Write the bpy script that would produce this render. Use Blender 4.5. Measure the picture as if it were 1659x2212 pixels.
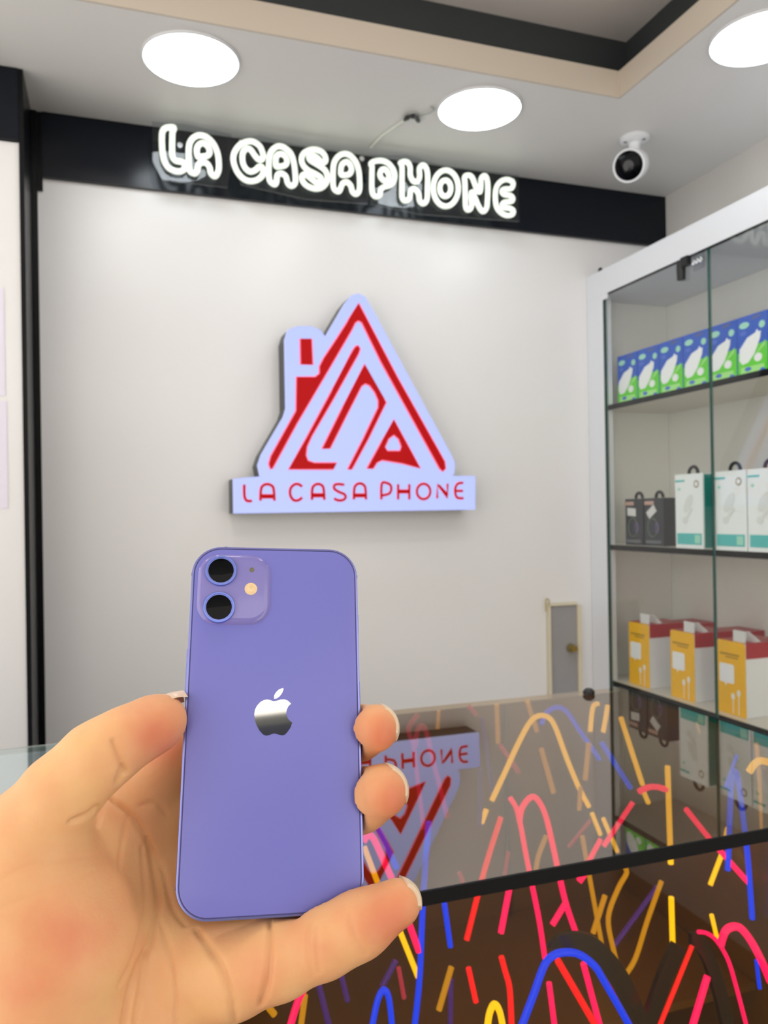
import bpy, bmesh, math, random
import numpy as np
from mathutils import Vector, Matrix
from mathutils.geometry import tessellate_polygon

random.seed(7)
for o in list(bpy.data.objects):
    bpy.data.objects.remove(o)
SC = bpy.context.scene
COL = SC.collection
PI = math.pi

# ------------------------------------------------------------------ camera
F, IW, IH = 1720.0, 1659, 2212
YAW, PITCH, ROLL = 0.331047, 0.003642, -0.016421
CAM = Vector((0, 0, 1.30))
_fw = Vector((math.sin(YAW) * math.cos(PITCH), math.cos(YAW) * math.cos(PITCH), math.sin(PITCH)))
_r0 = Vector((math.cos(YAW), -math.sin(YAW), 0))
_u0 = _r0.cross(_fw)
RT = _r0 * math.cos(ROLL) + _u0 * math.sin(ROLL)
UP = -_r0 * math.sin(ROLL) + _u0 * math.cos(ROLL)
FW = _fw
cam_data = bpy.data.cameras.new('camera')
cam = bpy.data.objects.new('camera', cam_data)
COL.objects.link(cam)
m = Matrix.Identity(4)
for i in range(3):
    m[i][0], m[i][1], m[i][2], m[i][3] = RT[i], UP[i], -FW[i], CAM[i]
cam.matrix_world = m
cam_data.sensor_fit = 'HORIZONTAL'
cam_data.sensor_width = 36.0
cam_data.lens = F / IW * 36.0
cam_data.clip_start = 0.01
cam_data.dof.use_dof = True
cam_data.dof.focus_distance = 0.283
cam_data.dof.aperture_fstop = cam_data.lens / 1.1
SC.camera = cam

# ------------------------------------------------------------------ world, light levels, exposure
WORLD_COL, WORLD_STR = (1.0, 0.935, 0.86), 1.46
PANEL_COL, PANEL_STR = (0.88, 0.95, 1.0), 7.5
TRAY_COL, TRAY_STR = (1.0, 0.96, 0.90), 13.0
w = bpy.data.worlds.new('world')
SC.world = w
w.use_nodes = True
w.node_tree.nodes['Background'].inputs[0].default_value = (*WORLD_COL, 1)
w.node_tree.nodes['Background'].inputs[1].default_value = WORLD_STR
SC.view_settings.view_transform = 'Standard'
SC.view_settings.look = 'None'
SC.view_settings.exposure = 0.6
SC.view_settings.gamma = 1.0
SC.view_settings.use_curve_mapping = False


# ------------------------------------------------------------------ helpers: seeing points of the room
def ray(u, v):
    return RT * ((u - 829.5) / F) - UP * ((v - 1106) / F) + FW


def onz(u, v, z):
    d = ray(u, v)
    return CAM + d * ((z - CAM.z) / d.z)


def ony(u, v, y):
    d = ray(u, v)
    return CAM + d * ((y - CAM.y) / d.y)


# ------------------------------------------------------------------ helpers: materials
def srgb(r, g, b):
    f = lambda c: (c / 12.92 if c <= 0.04045 else ((c + 0.055) / 1.055) ** 2.4)
    return (f(r / 255), f(g / 255), f(b / 255))


MATS = {}


def mat(name, col=(0.8, 0.8, 0.8), rough=0.5, metal=0.0, emit=None, es=0.0, spec=0.5, coat=0.0,
        noise=0.0, nscale=20.0, bump=0.0, bscale=200.0, sss=0.0):
    if name in MATS:
        return MATS[name]
    M = bpy.data.materials.new(name)
    M.use_nodes = True
    nt = M.node_tree
    p = nt.nodes['Principled BSDF']
    p.inputs['Base Color'].default_value = (*col, 1)
    p.inputs['Roughness'].default_value = rough
    p.inputs['Metallic'].default_value = metal
    p.inputs['Specular IOR Level'].default_value = spec
    p.inputs['Coat Weight'].default_value = coat
    if emit:
        p.inputs['Emission Color'].default_value = (*emit, 1)
        p.inputs['Emission Strength'].default_value = es
    if noise > 0:
        tc = nt.nodes.new('ShaderNodeTexCoord')
        n = nt.nodes.new('ShaderNodeTexNoise')
        n.inputs['Scale'].default_value = nscale
        n.inputs['Detail'].default_value = 5
        nt.links.new(tc.outputs['Object'], n.inputs['Vector'])
        mx = nt.nodes.new('ShaderNodeMix')
        mx.data_type = 'RGBA'
        mx.inputs[6].default_value = (*[c * (1 - noise) for c in col], 1)
        mx.inputs[7].default_value = (*[min(1, c * (1 + noise)) for c in col], 1)
        nt.links.new(n.outputs['Fac'], mx.inputs[0])
        nt.links.new(mx.outputs[2], p.inputs['Base Color'])
    if bump > 0:
        tc = nt.nodes.new('ShaderNodeTexCoord')
        n = nt.nodes.new('ShaderNodeTexNoise')
        n.inputs['Scale'].default_value = bscale
        nt.links.new(tc.outputs['Object'], n.inputs['Vector'])
        b = nt.nodes.new('ShaderNodeBump')
        b.inputs['Strength'].default_value = bump
        b.inputs['Distance'].default_value = 0.001
        nt.links.new(n.outputs['Fac'], b.inputs['Height'])
        nt.links.new(b.outputs['Normal'], p.inputs['Normal'])
    MATS[name] = M
    return M


def glass(name, tint, refl, rough=0.0, fres=1.5, gcol=(1, 1, 1)):
    """thin sheet of glass: tinted see-through plus a mirror film, stronger at grazing angles"""
    if name in MATS:
        return MATS[name]
    M = bpy.data.materials.new(name)
    M.use_nodes = True
    nt = M.node_tree
    nt.nodes.clear()
    out = nt.nodes.new('ShaderNodeOutputMaterial')
    tr = nt.nodes.new('ShaderNodeBsdfTransparent')
    tr.inputs[0].default_value = (*[c ** 0.5 for c in tint], 1)
    gl = nt.nodes.new('ShaderNodeBsdfGlossy')
    gl.inputs['Color'].default_value = (*gcol, 1)
    gl.inputs['Roughness'].default_value = rough
    fr = nt.nodes.new('ShaderNodeFresnel')
    fr.inputs[0].default_value = fres
    ad = nt.nodes.new('ShaderNodeMath')
    ad.operation = 'ADD'
    ad.use_clamp = True
    ad.inputs[1].default_value = refl
    nt.links.new(fr.outputs[0], ad.inputs[0])
    mx = nt.nodes.new('ShaderNodeMixShader')
    ge = nt.nodes.new('ShaderNodeNewGeometry')
    inv = nt.nodes.new('ShaderNodeMath')
    inv.operation = 'SUBTRACT'
    inv.inputs[0].default_value = 1.0
    nt.links.new(ge.outputs['Backfacing'], inv.inputs[1])
    mul = nt.nodes.new('ShaderNodeMath')
    mul.operation = 'MULTIPLY'
    nt.links.new(ad.outputs[0], mul.inputs[0])
    nt.links.new(inv.outputs[0], mul.inputs[1])
    nt.links.new(mul.outputs[0], mx.inputs[0])
    nt.links.new(tr.outputs[0], mx.inputs[1])
    nt.links.new(gl.outputs[0], mx.inputs[2])
    nt.links.new(mx.outputs[0], out.inputs[0])
    MATS[name] = M
    return M


def emitter(name, col, strength, base=0.6):
    if name in MATS:
        return MATS[name]
    M = bpy.data.materials.new(name)
    M.use_nodes = True
    p = M.node_tree.nodes['Principled BSDF']
    p.inputs['Base Color'].default_value = (*[min(1, c * base) for c in col], 1)
    p.inputs['Roughness'].default_value = 0.4
    p.inputs['Emission Color'].default_value = (*col, 1)
    p.inputs['Emission Strength'].default_value = strength
    MATS[name] = M
    return M


# ------------------------------------------------------------------ helpers: objects
def wloc(o):
    v = Vector((0, 0, 0))
    while o is not None:
        v = v + o.location
        o = o.parent
    return v


def tag(o, label=None, cat=None, group=None, kind=None):
    if label: o['label'] = label
    if cat: o['category'] = cat
    if group: o['group'] = group
    if kind: o['kind'] = kind
    return o


def thing(name, loc, label, cat, group=None, rotz=0):
    o = bpy.data.objects.new(name, None)
    o.empty_display_size = 0.03
    COL.objects.link(o)
    o.location = loc
    o.rotation_euler = (0, 0, rotz)
    return tag(o, label, cat, group)


def dup(root, loc, label=None):
    r = root.copy()
    COL.objects.link(r)
    r.location = loc
    if label: r['label'] = label
    for ch in list(root.children):
        c = ch.copy()
        COL.objects.link(c)
        c.parent = r
        for g in list(ch.children):
            d = g.copy()
            COL.objects.link(d)
            d.parent = c
    return r


class MB:
    def __init__(s):
        s.v, s.f = [], []

    def add(s, vs, fs):
        n = len(s.v)
        s.v += [Vector(q) for q in vs]
        s.f += [[i + n for i in q] for q in fs]
        return s

    def box(s, a, b):
        x0, x1 = sorted((a[0], b[0])); y0, y1 = sorted((a[1], b[1])); z0, z1 = sorted((a[2], b[2]))
        return s.add([(x0, y0, z0), (x1, y0, z0), (x1, y1, z0), (x0, y1, z0), (x0, y0, z1), (x1, y0, z1), (x1, y1, z1), (x0, y1, z1)],
                     [(0, 3, 2, 1), (4, 5, 6, 7), (0, 1, 5, 4), (1, 2, 6, 5), (2, 3, 7, 6), (3, 0, 4, 7)])

    def prism(s, pts, off, holes=()):
        """flat polygon (list of 3-D points, optional holes) pushed along off into a solid"""
        loops = [[Vector(q) for q in pts]] + [[Vector(q) for q in h] for h in holes]
        flat = [q for l in loops for q in l]
        tri = tessellate_polygon(loops)
        n = len(flat)
        off = Vector(off)
        vs = flat + [q + off for q in flat]
        fs = [list(t) for t in tri] + [[t[2] + n, t[1] + n, t[0] + n] for t in tri]
        base = 0
        for l in loops:
            k = len(l)
            for i in range(k):
                j = (i + 1) % k
                fs.append([base + i, base + j, base + j + n, base + i + n])
            base += k
        return s.add(vs, fs)

    def tube(s, path, r, seg=8, closed=False, cap=True, flat=None):
        path = [Vector(p) for p in path]
        n = len(path)
        rr = r if isinstance(r, (list, tuple)) else [r] * n
        tans = []
        for i in range(n):
            if closed:
                t = path[(i + 1) % n] - path[(i - 1) % n]
            else:
                t = path[min(i + 1, n - 1)] - path[max(i - 1, 0)]
            tans.append(t.normalized())
        ref = Vector((0, 0, 1)) if abs(tans[0].z) < 0.9 else Vector((1, 0, 0))
        if flat is not None: ref = Vector(flat)
        nrm = (ref - tans[0] * ref.dot(tans[0])).normalized()
        rings = []
        for i in range(n):
            if flat is not None: nrm = Vector(flat)
            nrm = (nrm - tans[i] * nrm.dot(tans[i])).normalized()
            bi = tans[i].cross(nrm)
            rings.append([path[i] + (nrm * math.cos(2 * PI * k / seg) + bi * math.sin(2 * PI * k / seg)) * rr[i] for k in range(seg)])
        vs = [q for rg in rings for q in rg]
        fs = []
        for i in range(n if closed else n - 1):
            a, b = i * seg, ((i + 1) % n) * seg
            for k in range(seg):
                k2 = (k + 1) % seg
                fs.append([a + k, a + k2, b + k2, b + k])
        if cap and not closed:
            fs.append(list(range(seg))[::-1])
            fs.append([(n - 1) * seg + k for k in range(seg)])
        return s.add(vs, fs)

    def lathe(s, prof, origin, axis, seg=32, cap=True):
        """profile [(radius, height along axis)] spun about axis"""
        origin, axis = Vector(origin), Vector(axis).normalized()
        a = axis.orthogonal().normalized()
        b = axis.cross(a)
        vs, fs = [], []
        for (r, h) in prof:
            for k in range(seg):
                t = 2 * PI * k / seg
                vs.append(origin + axis * h + (a * math.cos(t) + b * math.sin(t)) * max(r, 1e-5))
        for i in range(len(prof) - 1):
            for k in range(seg):
                k2 = (k + 1) % seg
                fs.append([i * seg + k, i * seg + k2, (i + 1) * seg + k2, (i + 1) * seg + k])
        if cap:
            fs.append(list(range(seg))[::-1])
            fs.append([(len(prof) - 1) * seg + k for k in range(seg)])
        return s.add(vs, fs)

    def build(s, name, material, parent=None, smooth=False, local=False, bevel=0.0):
        o0 = Vector((0, 0, 0)) if (parent is None or local) else wloc(parent)
        me = bpy.data.meshes.new(name)
        me.from_pydata([tuple(q - o0) for q in s.v], [], s.f)
        bm = bmesh.new()
        bm.from_mesh(me)
        if bevel > 0:
            bmesh.ops.remove_doubles(bm, verts=bm.verts, dist=1e-7)
            bmesh.ops.bevel(bm, geom=[e for e in bm.edges if len(e.link_faces) == 2 and e.calc_face_angle(0) > 0.6],
                            offset=bevel, segments=2, affect='EDGES', profile=0.5)
        bmesh.ops.recalc_face_normals(bm, faces=bm.faces)
        bm.to_mesh(me)
        bm.free()
        me.materials.append(material)
        if smooth:
            for p in me.polygons: p.use_smooth = True
            try:
                me.set_sharp_from_angle(angle=math.radians(38))
            except Exception:
                pass
        o = bpy.data.objects.new(name, me)
        COL.objects.link(o)
        if parent is not None: o.parent = parent
        return o


def catmull(pts, k=4, closed=False):
    pts = [Vector(p) for p in pts]
    n = len(pts)
    out = []
    for i in range(n if closed else n - 1):
        if closed:
            p0, p1, p2, p3 = pts[(i - 1) % n], pts[i], pts[(i + 1) % n], pts[(i + 2) % n]
        else:
            p0, p1, p2, p3 = pts[max(i - 1, 0)], pts[i], pts[i + 1], pts[min(i + 2, n - 1)]
        for j in range(k):
            t = j / k
            out.append(0.5 * ((2 * p1) + (p2 - p0) * t + (2 * p0 - 5 * p1 + 4 * p2 - p3) * t * t + (3 * p1 - p0 - 3 * p2 + p3) * t ** 3))
    if not closed: out.append(pts[-1])
    return out


def round_rect(w, h, r, n=8):
    pts = []
    for cx, cy, a0 in ((w / 2 - r, h / 2 - r, 0), (-w / 2 + r, h / 2 - r, PI / 2), (-w / 2 + r, -h / 2 + r, PI), (w / 2 - r, -h / 2 + r, 1.5 * PI)):
        for i in range(n + 1):
            a = a0 + PI / 2 * i / n
            pts.append((cx + r * math.cos(a), cy + r * math.sin(a)))
    return pts


# ------------------------------------------------------------------ materials
M_wall = mat('white_gloss_laminate', srgb(226, 226, 227), rough=0.24, spec=0.5, noise=0.015, nscale=3)
M_wall_matt = mat('white_wall_paint', srgb(205, 203, 200), rough=0.6, bump=0.05, bscale=300)
M_ceil = mat('ceiling_paint', srgb(222, 222, 220), rough=0.5, noise=0.02, nscale=4)
M_ceil_up = mat('upper_ceiling_paint', srgb(222, 216, 212), rough=0.7)
M_fascia = mat('cream_fascia', srgb(192, 182, 168), rough=0.5)
M_band = mat('black_gloss_panel', srgb(6, 13, 24), rough=0.2, spec=0.3)
M_pillar = mat('black_trim', srgb(5, 7, 11), rough=0.3, spec=0.2)
M_floor = mat('floor_tile', srgb(120, 108, 98), rough=0.3, noise=0.1, nscale=6)
M_white = mat('white_lacquer', srgb(222, 226, 232), rough=0.35)
M_cabin = mat('cabinet_interior', srgb(228, 227, 222), rough=0.5)
M_blackedge = mat('black_edge', srgb(6, 8, 10), rough=0.45, spec=0.15)
M_shelfglass = mat('shelf_white', srgb(215, 210, 198), rough=0.3)
M_black = mat('black_plastic', srgb(14, 15, 18), rough=0.4)
M_chrome = mat('chrome', (0.85, 0.86, 0.9), rough=0.12, metal=1.0)
M_brass = mat('brass', (0.45, 0.36, 0.12), rough=0.35, metal=1.0)
M_plastic = mat('white_plastic', srgb(225, 228, 232), rough=0.4)
G_door = glass('door_glass', (0.94, 0.965, 0.95), 0.022, fres=1.38)
M_greenedge = mat('green_glass_edge', srgb(46, 92, 84), rough=0.2)
G_top = glass('bronze_glass_top', (0.62, 0.48, 0.30), 0.17, fres=1.55, gcol=(0.92, 0.86, 0.78))
G_front = glass('bronze_glass_front', (0.86, 0.72, 0.5), 0.03, fres=1.3)
G_clear = glass('clear_glass_top', (0.88, 0.95, 0.95), 0.32, fres=1.55, gcol=(0.9, 0.97, 0.98))
G_acryl = glass('clear_acrylic', (0.72, 0.75, 0.78), 0.02, fres=1.3)

# ------------------------------------------------------------------ room shell
ZC, ZF, ZU = 2.34, 2.407, 2.545
YB, XR, XL, YF = 2.2, 1.758, -1.9, -1.3


def structure(name, mb, m, parent=None, **k):
    o = mb.build(name, m, parent, **k)
    if parent is None: o['kind'] = 'structure'
    return o


structure('floor', MB().box((XL, YF, -0.05), (XR + 0.1, YB + 0.1, 0)), M_floor)
structure('wall_back', MB().box((-0.185, YB, 0), (XR + 0.1, YB + 0.08, ZU)), M_wall)
structure('wall_back_left', MB().box((XL, 2.0, 0), (-0.187, 2.0 + 0.28, 2.170)), M_wall)
structure('wall_right', MB().box((XR, YF, 0), (XR + 0.08, YB, ZU)), M_wall_matt)
# black band under the ceiling, black corner trim
structure('trim_1', MB().box((-0.150, 2.186, 2.173), (XR - 0.001, 2.1995, ZC - 0.001)), M_band)
structure('trim_2', MB().box((XL, 1.992, 2.172), (-0.187, 2.28, ZC - 0.001)), M_band)
structure('trim_3', MB().box((-0.1865, 1.994, 0), (-0.176, 2.1995, ZC - 0.001)).box((-0.1755, 2.184, 0), (-0.163, 2.1995, ZC - 0.001))
          .box((-0.1625, 2.19, 2.14), (-0.1505, 2.1995, ZC - 0.001)), M_pillar)
# ceiling: the soffit runs round a raised tray
TX, TY = 1.226, 1.693
TX0, TY0 = -1.3, -0.8
s = MB()
s.box((XL, TY + 0.005, ZC), (XR, YB, ZC + 0.02))
s.box((TX + 0.005, YF, ZC), (XR, TY + 0.005, ZC + 0.02))
s.box((XL, YF, ZC), (TX0 - 0.005, TY + 0.005, ZC + 0.02))
s.box((TX0 - 0.005, YF, ZC), (TX + 0.005, TY0 - 0.005, ZC + 0.02))
structure('ceiling', s, M_ceil)
s = MB()
s.box((TX0 - 0.005, TY, ZC), (TX + 0.005, TY + 0.0045, ZF))
s.box((TX, TY0, ZC), (TX + 0.0045, TY, ZF))
s.box((TX0 - 0.0045, TY0, ZC), (TX0, TY, ZF))
s.box((TX0 - 0.005, TY0 - 0.0045, ZC), (TX + 0.005, TY0, ZF))
structure('trim_4', s, M_fascia)
s = MB()  # dark wall added above the lip, its colour standing for the cove's shade
s.box((TX0 - 0.13, TY + 0.087, ZC + 0.0205), (TX + 0.097, TY + 0.097, ZU - 0.0005))
s.box((TX + 0.087, TY0, ZC + 0.0205), (TX + 0.097, TY + 0.0865, ZU - 0.0005))
structure('cove_shade_wall', s, mat('cove_shade_dark', srgb(46, 51, 53), rough=0.6))
structure('ceiling_upper', MB().box((XL, YF, ZU), (XR, YB, ZU + 0.03)), M_ceil_up)

# ------------------------------------------------------------------ round ceiling lights
M_diff = emitter('light_diffuser', PANEL_COL, PANEL_STR)


M_diff2 = emitter('unseen_tray_diffuser', TRAY_COL, TRAY_STR)


def ceiling_light(x, y, z, label, r=0.103, md=None):
    t = thing('ceiling_light', (x, y, z), label, 'ceiling light', 'round ceiling lights')
    MB().lathe([(r + 0.006, 0), (r + 0.006, -0.004), (r + 0.002, -0.006), (r, -0.004), (r, 0)], (x, y, z), (0, 0, 1), 48).build('rim', M_plastic, t, smooth=True)
    MB().lathe([(r - 0.0005, -0.003), (r - 0.0005, -0.0065), (r * 0.98, -0.0075)], (x, y, z), (0, 0, 1), 48).build('diffuser', md or M_diff, t)
    return t


LZ = ZC - 0.0005
ceiling_light(0.188, 1.838, LZ, 'round white ceiling light above the letters LA, leftmost of the three in view')
L2 = ceiling_light(0.911, 1.845, LZ, 'round white ceiling light above the word PHONE, the middle one')
ceiling_light(1.372, 1.381, LZ, 'round white ceiling light cut by the right edge of the picture')
for x, y in ((1.49, 0.45), (1.49, -0.55), (-0.75, 1.845), (-1.6, 0.9), (-1.6, -0.3)):
    ceiling_light(x, y, LZ, 'round white ceiling light beyond the picture, on the soffit')
for x, y in ((0.75, 0.95), (0.05, 0.95), (-0.65, 0.95), (0.75, 0.40), (0.05, 0.40)):  # first is read from its wall reflection; the rest added to light the wall
    ceiling_light(x, y, ZU - 0.0005, 'unseen round white light on the raised part of the ceiling, above the picture', md=M_diff2)

# ------------------------------------------------------------------ LA CASA PHONE neon sign on the black band
YS = 2.125
LETTERS = []
z1 = (320, 250, 300 / 1659)
z2 = (560, 280, 300 / 1659)
z3 = (780, 310, 360 / 1659)


def ell(cx, cy, rx, ry, n=16, tilt=0.0):
    return [(cx + rx * math.cos(2 * PI * i / n) + tilt * ry * math.sin(2 * PI * i / n), cy + ry * math.sin(2 * PI * i / n)) for i in range(n)]


LETTERS.append((z1, [[(310, 143), (235, 140), (185, 165), (165, 230), (168, 400), (185, 520), (230, 610), (300, 655), (370, 668), (420, 650), (445, 605), (430, 565), (380, 548), (325, 535), (292, 490), (287, 400), (288, 300), (292, 200)]], 0))
LETTERS.append((z1, [[(545, 690), (492, 640), (485, 400), (510, 300), (570, 245), (640, 235), (720, 270), (790, 350), (830, 450), (845, 560), (840, 660), (800, 725), (750, 690), (735, 620), (700, 570), (650, 560), (605, 580), (590, 640), (575, 680)],
                    [(582, 400), (610, 345), (660, 328), (715, 370), (735, 430), (712, 475), (650, 488), (595, 490)]], 1))
LETTERS.append((z1, [[(1375, 480), (1365, 430), (1330, 360), (1260, 312), (1190, 308), (1100, 345), (1035, 430), (1017, 510), (1030, 590), (1070, 680), (1140, 755), (1220, 783), (1300, 768), (1360, 720), (1378, 660), (1360, 615), (1325, 610), (1280, 650), (1220, 668), (1165, 630), (1132, 560), (1127, 470), (1150, 412), (1190, 392), (1230, 412), (1270, 470), (1315, 520), (1355, 525)]], 1))
LETTERS.append((z2, [[(180, 655), (122, 600), (115, 420), (130, 290), (180, 222), (240, 197), (310, 222), (380, 290), (415, 400), (432, 560), (428, 640), (385, 675), (340, 640), (318, 560), (265, 525), (220, 540), (210, 590), (203, 635)],
                    [(197, 380), (205, 320), (250, 290), (305, 312), (333, 375), (310, 425), (250, 440), (203, 438)]], 1))
LETTERS.append((z2, [[(795, 345), (760, 278), (690, 242), (610, 242), (535, 280), (505, 350), (527, 430), (590, 490), (670, 530), (735, 575), (735, 625), (690, 635), (650, 610), (590, 560), (535, 535), (508, 575), (535, 640), (600, 688), (690, 708), (765, 680), (810, 610), (808, 530), (770, 470), (690, 415), (610, 365), (595, 325), (635, 310), (690, 335), (740, 385), (780, 390)]], 1))
LETTERS.append((z2, [[(940, 740), (887, 690), (882, 500), (897, 390), (950, 315), (1020, 288), (1090, 312), (1155, 390), (1190, 500), (1200, 650), (1192, 735), (1155, 772), (1112, 740), (1092, 670), (1045, 627), (1000, 640), (980, 680), (965, 720)],
                    [(975, 480), (990, 415), (1040, 385), (1080, 412), (1103, 470), (1083, 525), (1040, 542), (980, 538)]], 1))
LETTERS.append((z3, [[(95, 205), (130, 178), (210, 172), (280, 205), (330, 285), (330, 360), (290, 415), (220, 437), (192, 470), (188, 510), (160, 530), (125, 515), (107, 460), (107, 300), (108, 225)],
                    [(187, 310), (203, 265), (240, 258), (275, 310), (270, 358), (238, 372), (205, 350)]], 1))
LETTERS.append((z3, [[(387, 200), (425, 180), (467, 192), (488, 240), (490, 320), (520, 375), (560, 378), (582, 330), (580, 250), (612, 215), (645, 240), (662, 310), (660, 450), (655, 560), (618, 600), (582, 570), (570, 500), (530, 452), (492, 470), (483, 540), (445, 572), (410, 545), (405, 450), (407, 230)]], 1))
LETTERS.append((z3, [ell(843, 446, 125, 180, 20), ell(838, 446, 55, 80, 14)], 1))
LETTERS.append((z3, [[(1030, 335), (1065, 315), (1103, 335), (1130, 400), (1160, 470), (1185, 480), (1193, 420), (1195, 350), (1225, 320), (1250, 345), (1262, 420), (1258, 560), (1248, 645), (1212, 678), (1175, 635), (1135, 545), (1103, 480), (1095, 530), (1103, 600), (1092, 645), (1065, 662), (1042, 635), (1037, 540), (1034, 400)]], 1))
LETTERS.append((z3, [[(1515, 400), (1490, 370), (1440, 358), (1382, 385), (1343, 450), (1337, 560), (1355, 645), (1405, 698), (1460, 718), (1508, 705), (1515, 670), (1480, 645), (1425, 638), (1405, 610), (1430, 585), (1500, 575), (1510, 545), (1485, 518), (1425, 508), (1402, 478), (1425, 455), (1495, 448)]], 1))
M_neonw = emitter('white_neon', (0.93, 1.0, 0.88), 0.50)
sign = thing('neon_sign', ony(730, 390, YS), 'white neon sign reading LA CASA PHONE on the black band', 'sign')
for (zo, loops, _) in LETTERS:
    mb = MB()
    for lp in loops:
        pts = [ony(zo[0] + x * zo[2], zo[1] + y * zo[2], YS - 0.012) for x, y in lp]
        mb.tube(catmull(pts, 4, True), 0.0076, 10, closed=True)
    mb.build('neon_letter', M_neonw, sign, smooth=True)
# acrylic backers behind the three words
for pl in ([(328, 262), (400, 268), (500, 290), (500, 345), (492, 405), (350, 388), (330, 350)],
           [(492, 300), (560, 292), (640, 312), (790, 335), (800, 400), (795, 440), (660, 430), (520, 398), (490, 350)],
           [(790, 335), (880, 335), (960, 358), (1120, 378), (1122, 478), (1010, 470), (905, 462), (800, 440)]):
    MB().prism([ony(u, v, YS) for u, v in pl], (0, 0.006, 0)).build('acrylic_backer', G_acryl, sign)
for u, v in ((388, 316), (1105, 392), (520, 310), (780, 345)):
    p = ony(u, v, YS)
    MB().lathe([(0.007, -0.008), (0.007, 0.058)], p, (0, 1, 0), 14).build('standoff', M_chrome, sign, smooth=True)

# thin cable and its connector, up on the soffit
cb = thing('cable', onz(890, 255, ZC - 0.004), 'thin pale cable with a black connector on the ceiling beside the middle light', 'cable')
pts = [ony(802, 318, 2.12), onz(822, 296, ZC - 0.004), onz(850, 276, ZC - 0.0035), onz(876, 258, ZC - 0.0035)]
MB().tube(catmull(pts, 5), 0.0035, 8).build('lead', mat('pale_cable', srgb(216, 222, 214), rough=0.5), cb, smooth=True)
pts = [onz(874, 259, ZC - 0.006), onz(884, 252, ZC - 0.009), onz(896, 252, ZC - 0.009), onz(905, 262, ZC - 0.006)]
MB().tube(catmull(pts, 4), [0.004, 0.005, 0.006, 0.0065] * 3 + [0.004], 8).build('connector', M_black, cb, smooth=True)
pts = [onz(905, 250, ZC - 0.004), onz(925, 245, ZC - 0.004), onz(938, 236, ZC - 0.003), onz(930, 230, ZC - 0.003)]
MB().tube(catmull(pts, 4), 0.0015, 6).build('thin_wire', mat('grey_wire', srgb(150, 155, 150), rough=0.5), cb, smooth=True)

# ------------------------------------------------------------------ backlit logo sign
YL = 2.112
lo = (460, 600, 600 / 1659)
lp = lambda pts, dy=0.0: [ony(lo[0] + x * lo[2], lo[1] + y * lo[2], YL + dy) for x, y in pts]
M_face = mat('lit_acrylic_face', srgb(60, 66, 120), rough=0.2, spec=0.3, emit=(0.50, 0.575, 1.0), es=0.65)
M_red = mat('red_lit_vinyl', srgb(110, 0, 4), rough=0.4, spec=0.15, emit=srgb(190, 0, 4), es=0.44)
M_pinkhalo = emitter('pink_halo_edge', srgb(255, 110, 140), 0.42)  # pink glow round the red shapes and letters, built as emissive outlines
M_signside = mat('sign_dark_side', srgb(30, 36, 42), rough=0.35)
logo = thing('logo_sign', ony(770, 1070, YL), 'backlit house-shaped logo sign with red letters on the white wall', 'sign')
outer = [(125, 1408), (122, 1200), (282, 1186), (268, 1120), (290, 1055), (422, 830), (437, 780), (430, 370), (447, 312), (500, 290), (580, 288), (640, 310), (672, 352),
         (790, 150), (825, 107), (868, 93), (910, 113), (960, 200), (1200, 645), (1425, 1060), (1447, 1110), (1442, 1165), (1432, 1184), (1567, 1184), (1567, 1385)]
MB().prism(lp(outer), (0, 0.012, 0)).build('lit_face', M_face, logo)
MB().prism([p + Vector((0, 0.0125, 0)) for p in lp(outer)], (0, 0.0745, 0)).build('side_return', M_signside, logo)
R1 = [(870, 150), (1100, 590), (1385, 1098), (1390, 1140), (1372, 1158), (1352, 1140), (1000, 500), (905, 305), (887, 268), (868, 258), (850, 270), (830, 312), (700, 535), (500, 875), (357, 1138), (343, 1144), (332, 1112), (345, 1065), (495, 795), (498, 592), (610, 592), (635, 572), (635, 530), (660, 480), (740, 360), (800, 265)]
R2 = [(835, 432), (850, 410), (868, 404), (880, 425), (870, 455), (720, 725), (590, 948), (562, 1010), (556, 1060), (568, 1092), (605, 1105), (740, 1105), (718, 1145), (450, 1145), (560, 950), (700, 690)]
R3 = [(905, 515), (1035, 745), (930, 960), (830, 1145), (803, 1145), (890, 975), (985, 775), (986, 735), (965, 685), (935, 645), (910, 634), (888, 648), (800, 820), (700, 1020), (650, 1022), (760, 800)]
R4 = [(1080, 845), (1170, 1010), (1240, 1140), (1130, 1110), (1010, 1090), (980, 1105), (958, 1140), (918, 1140), (1000, 990)]
R4h = [(1080, 940), (1108, 965), (1124, 1010), (1115, 1034), (1042, 1034), (1028, 1012), (1050, 962)]
R5 = [(520, 365), (590, 365), (597, 520), (523, 518)]
for pl, hs in ((R1, []), (R2, []), (R3, []), (R4, [R4h]), (R5, [])):
    a = lp(pl)
    MB().prism(a, (0, -0.003, 0), [lp(h) for h in hs]).build('red_shape', M_red, logo)
    mb = MB().tube(lp(pl, -0.0015), 0.0021, 6, closed=True)
    for h in hs: mb.tube(lp(h, -0.0015), 0.0021, 6, closed=True)
    mb.build('halo_edge', M_pinkhalo, logo)
a4 = (490, 1010, 290 / 1659)
a5 = (760, 1010, 290 / 1659)
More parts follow.
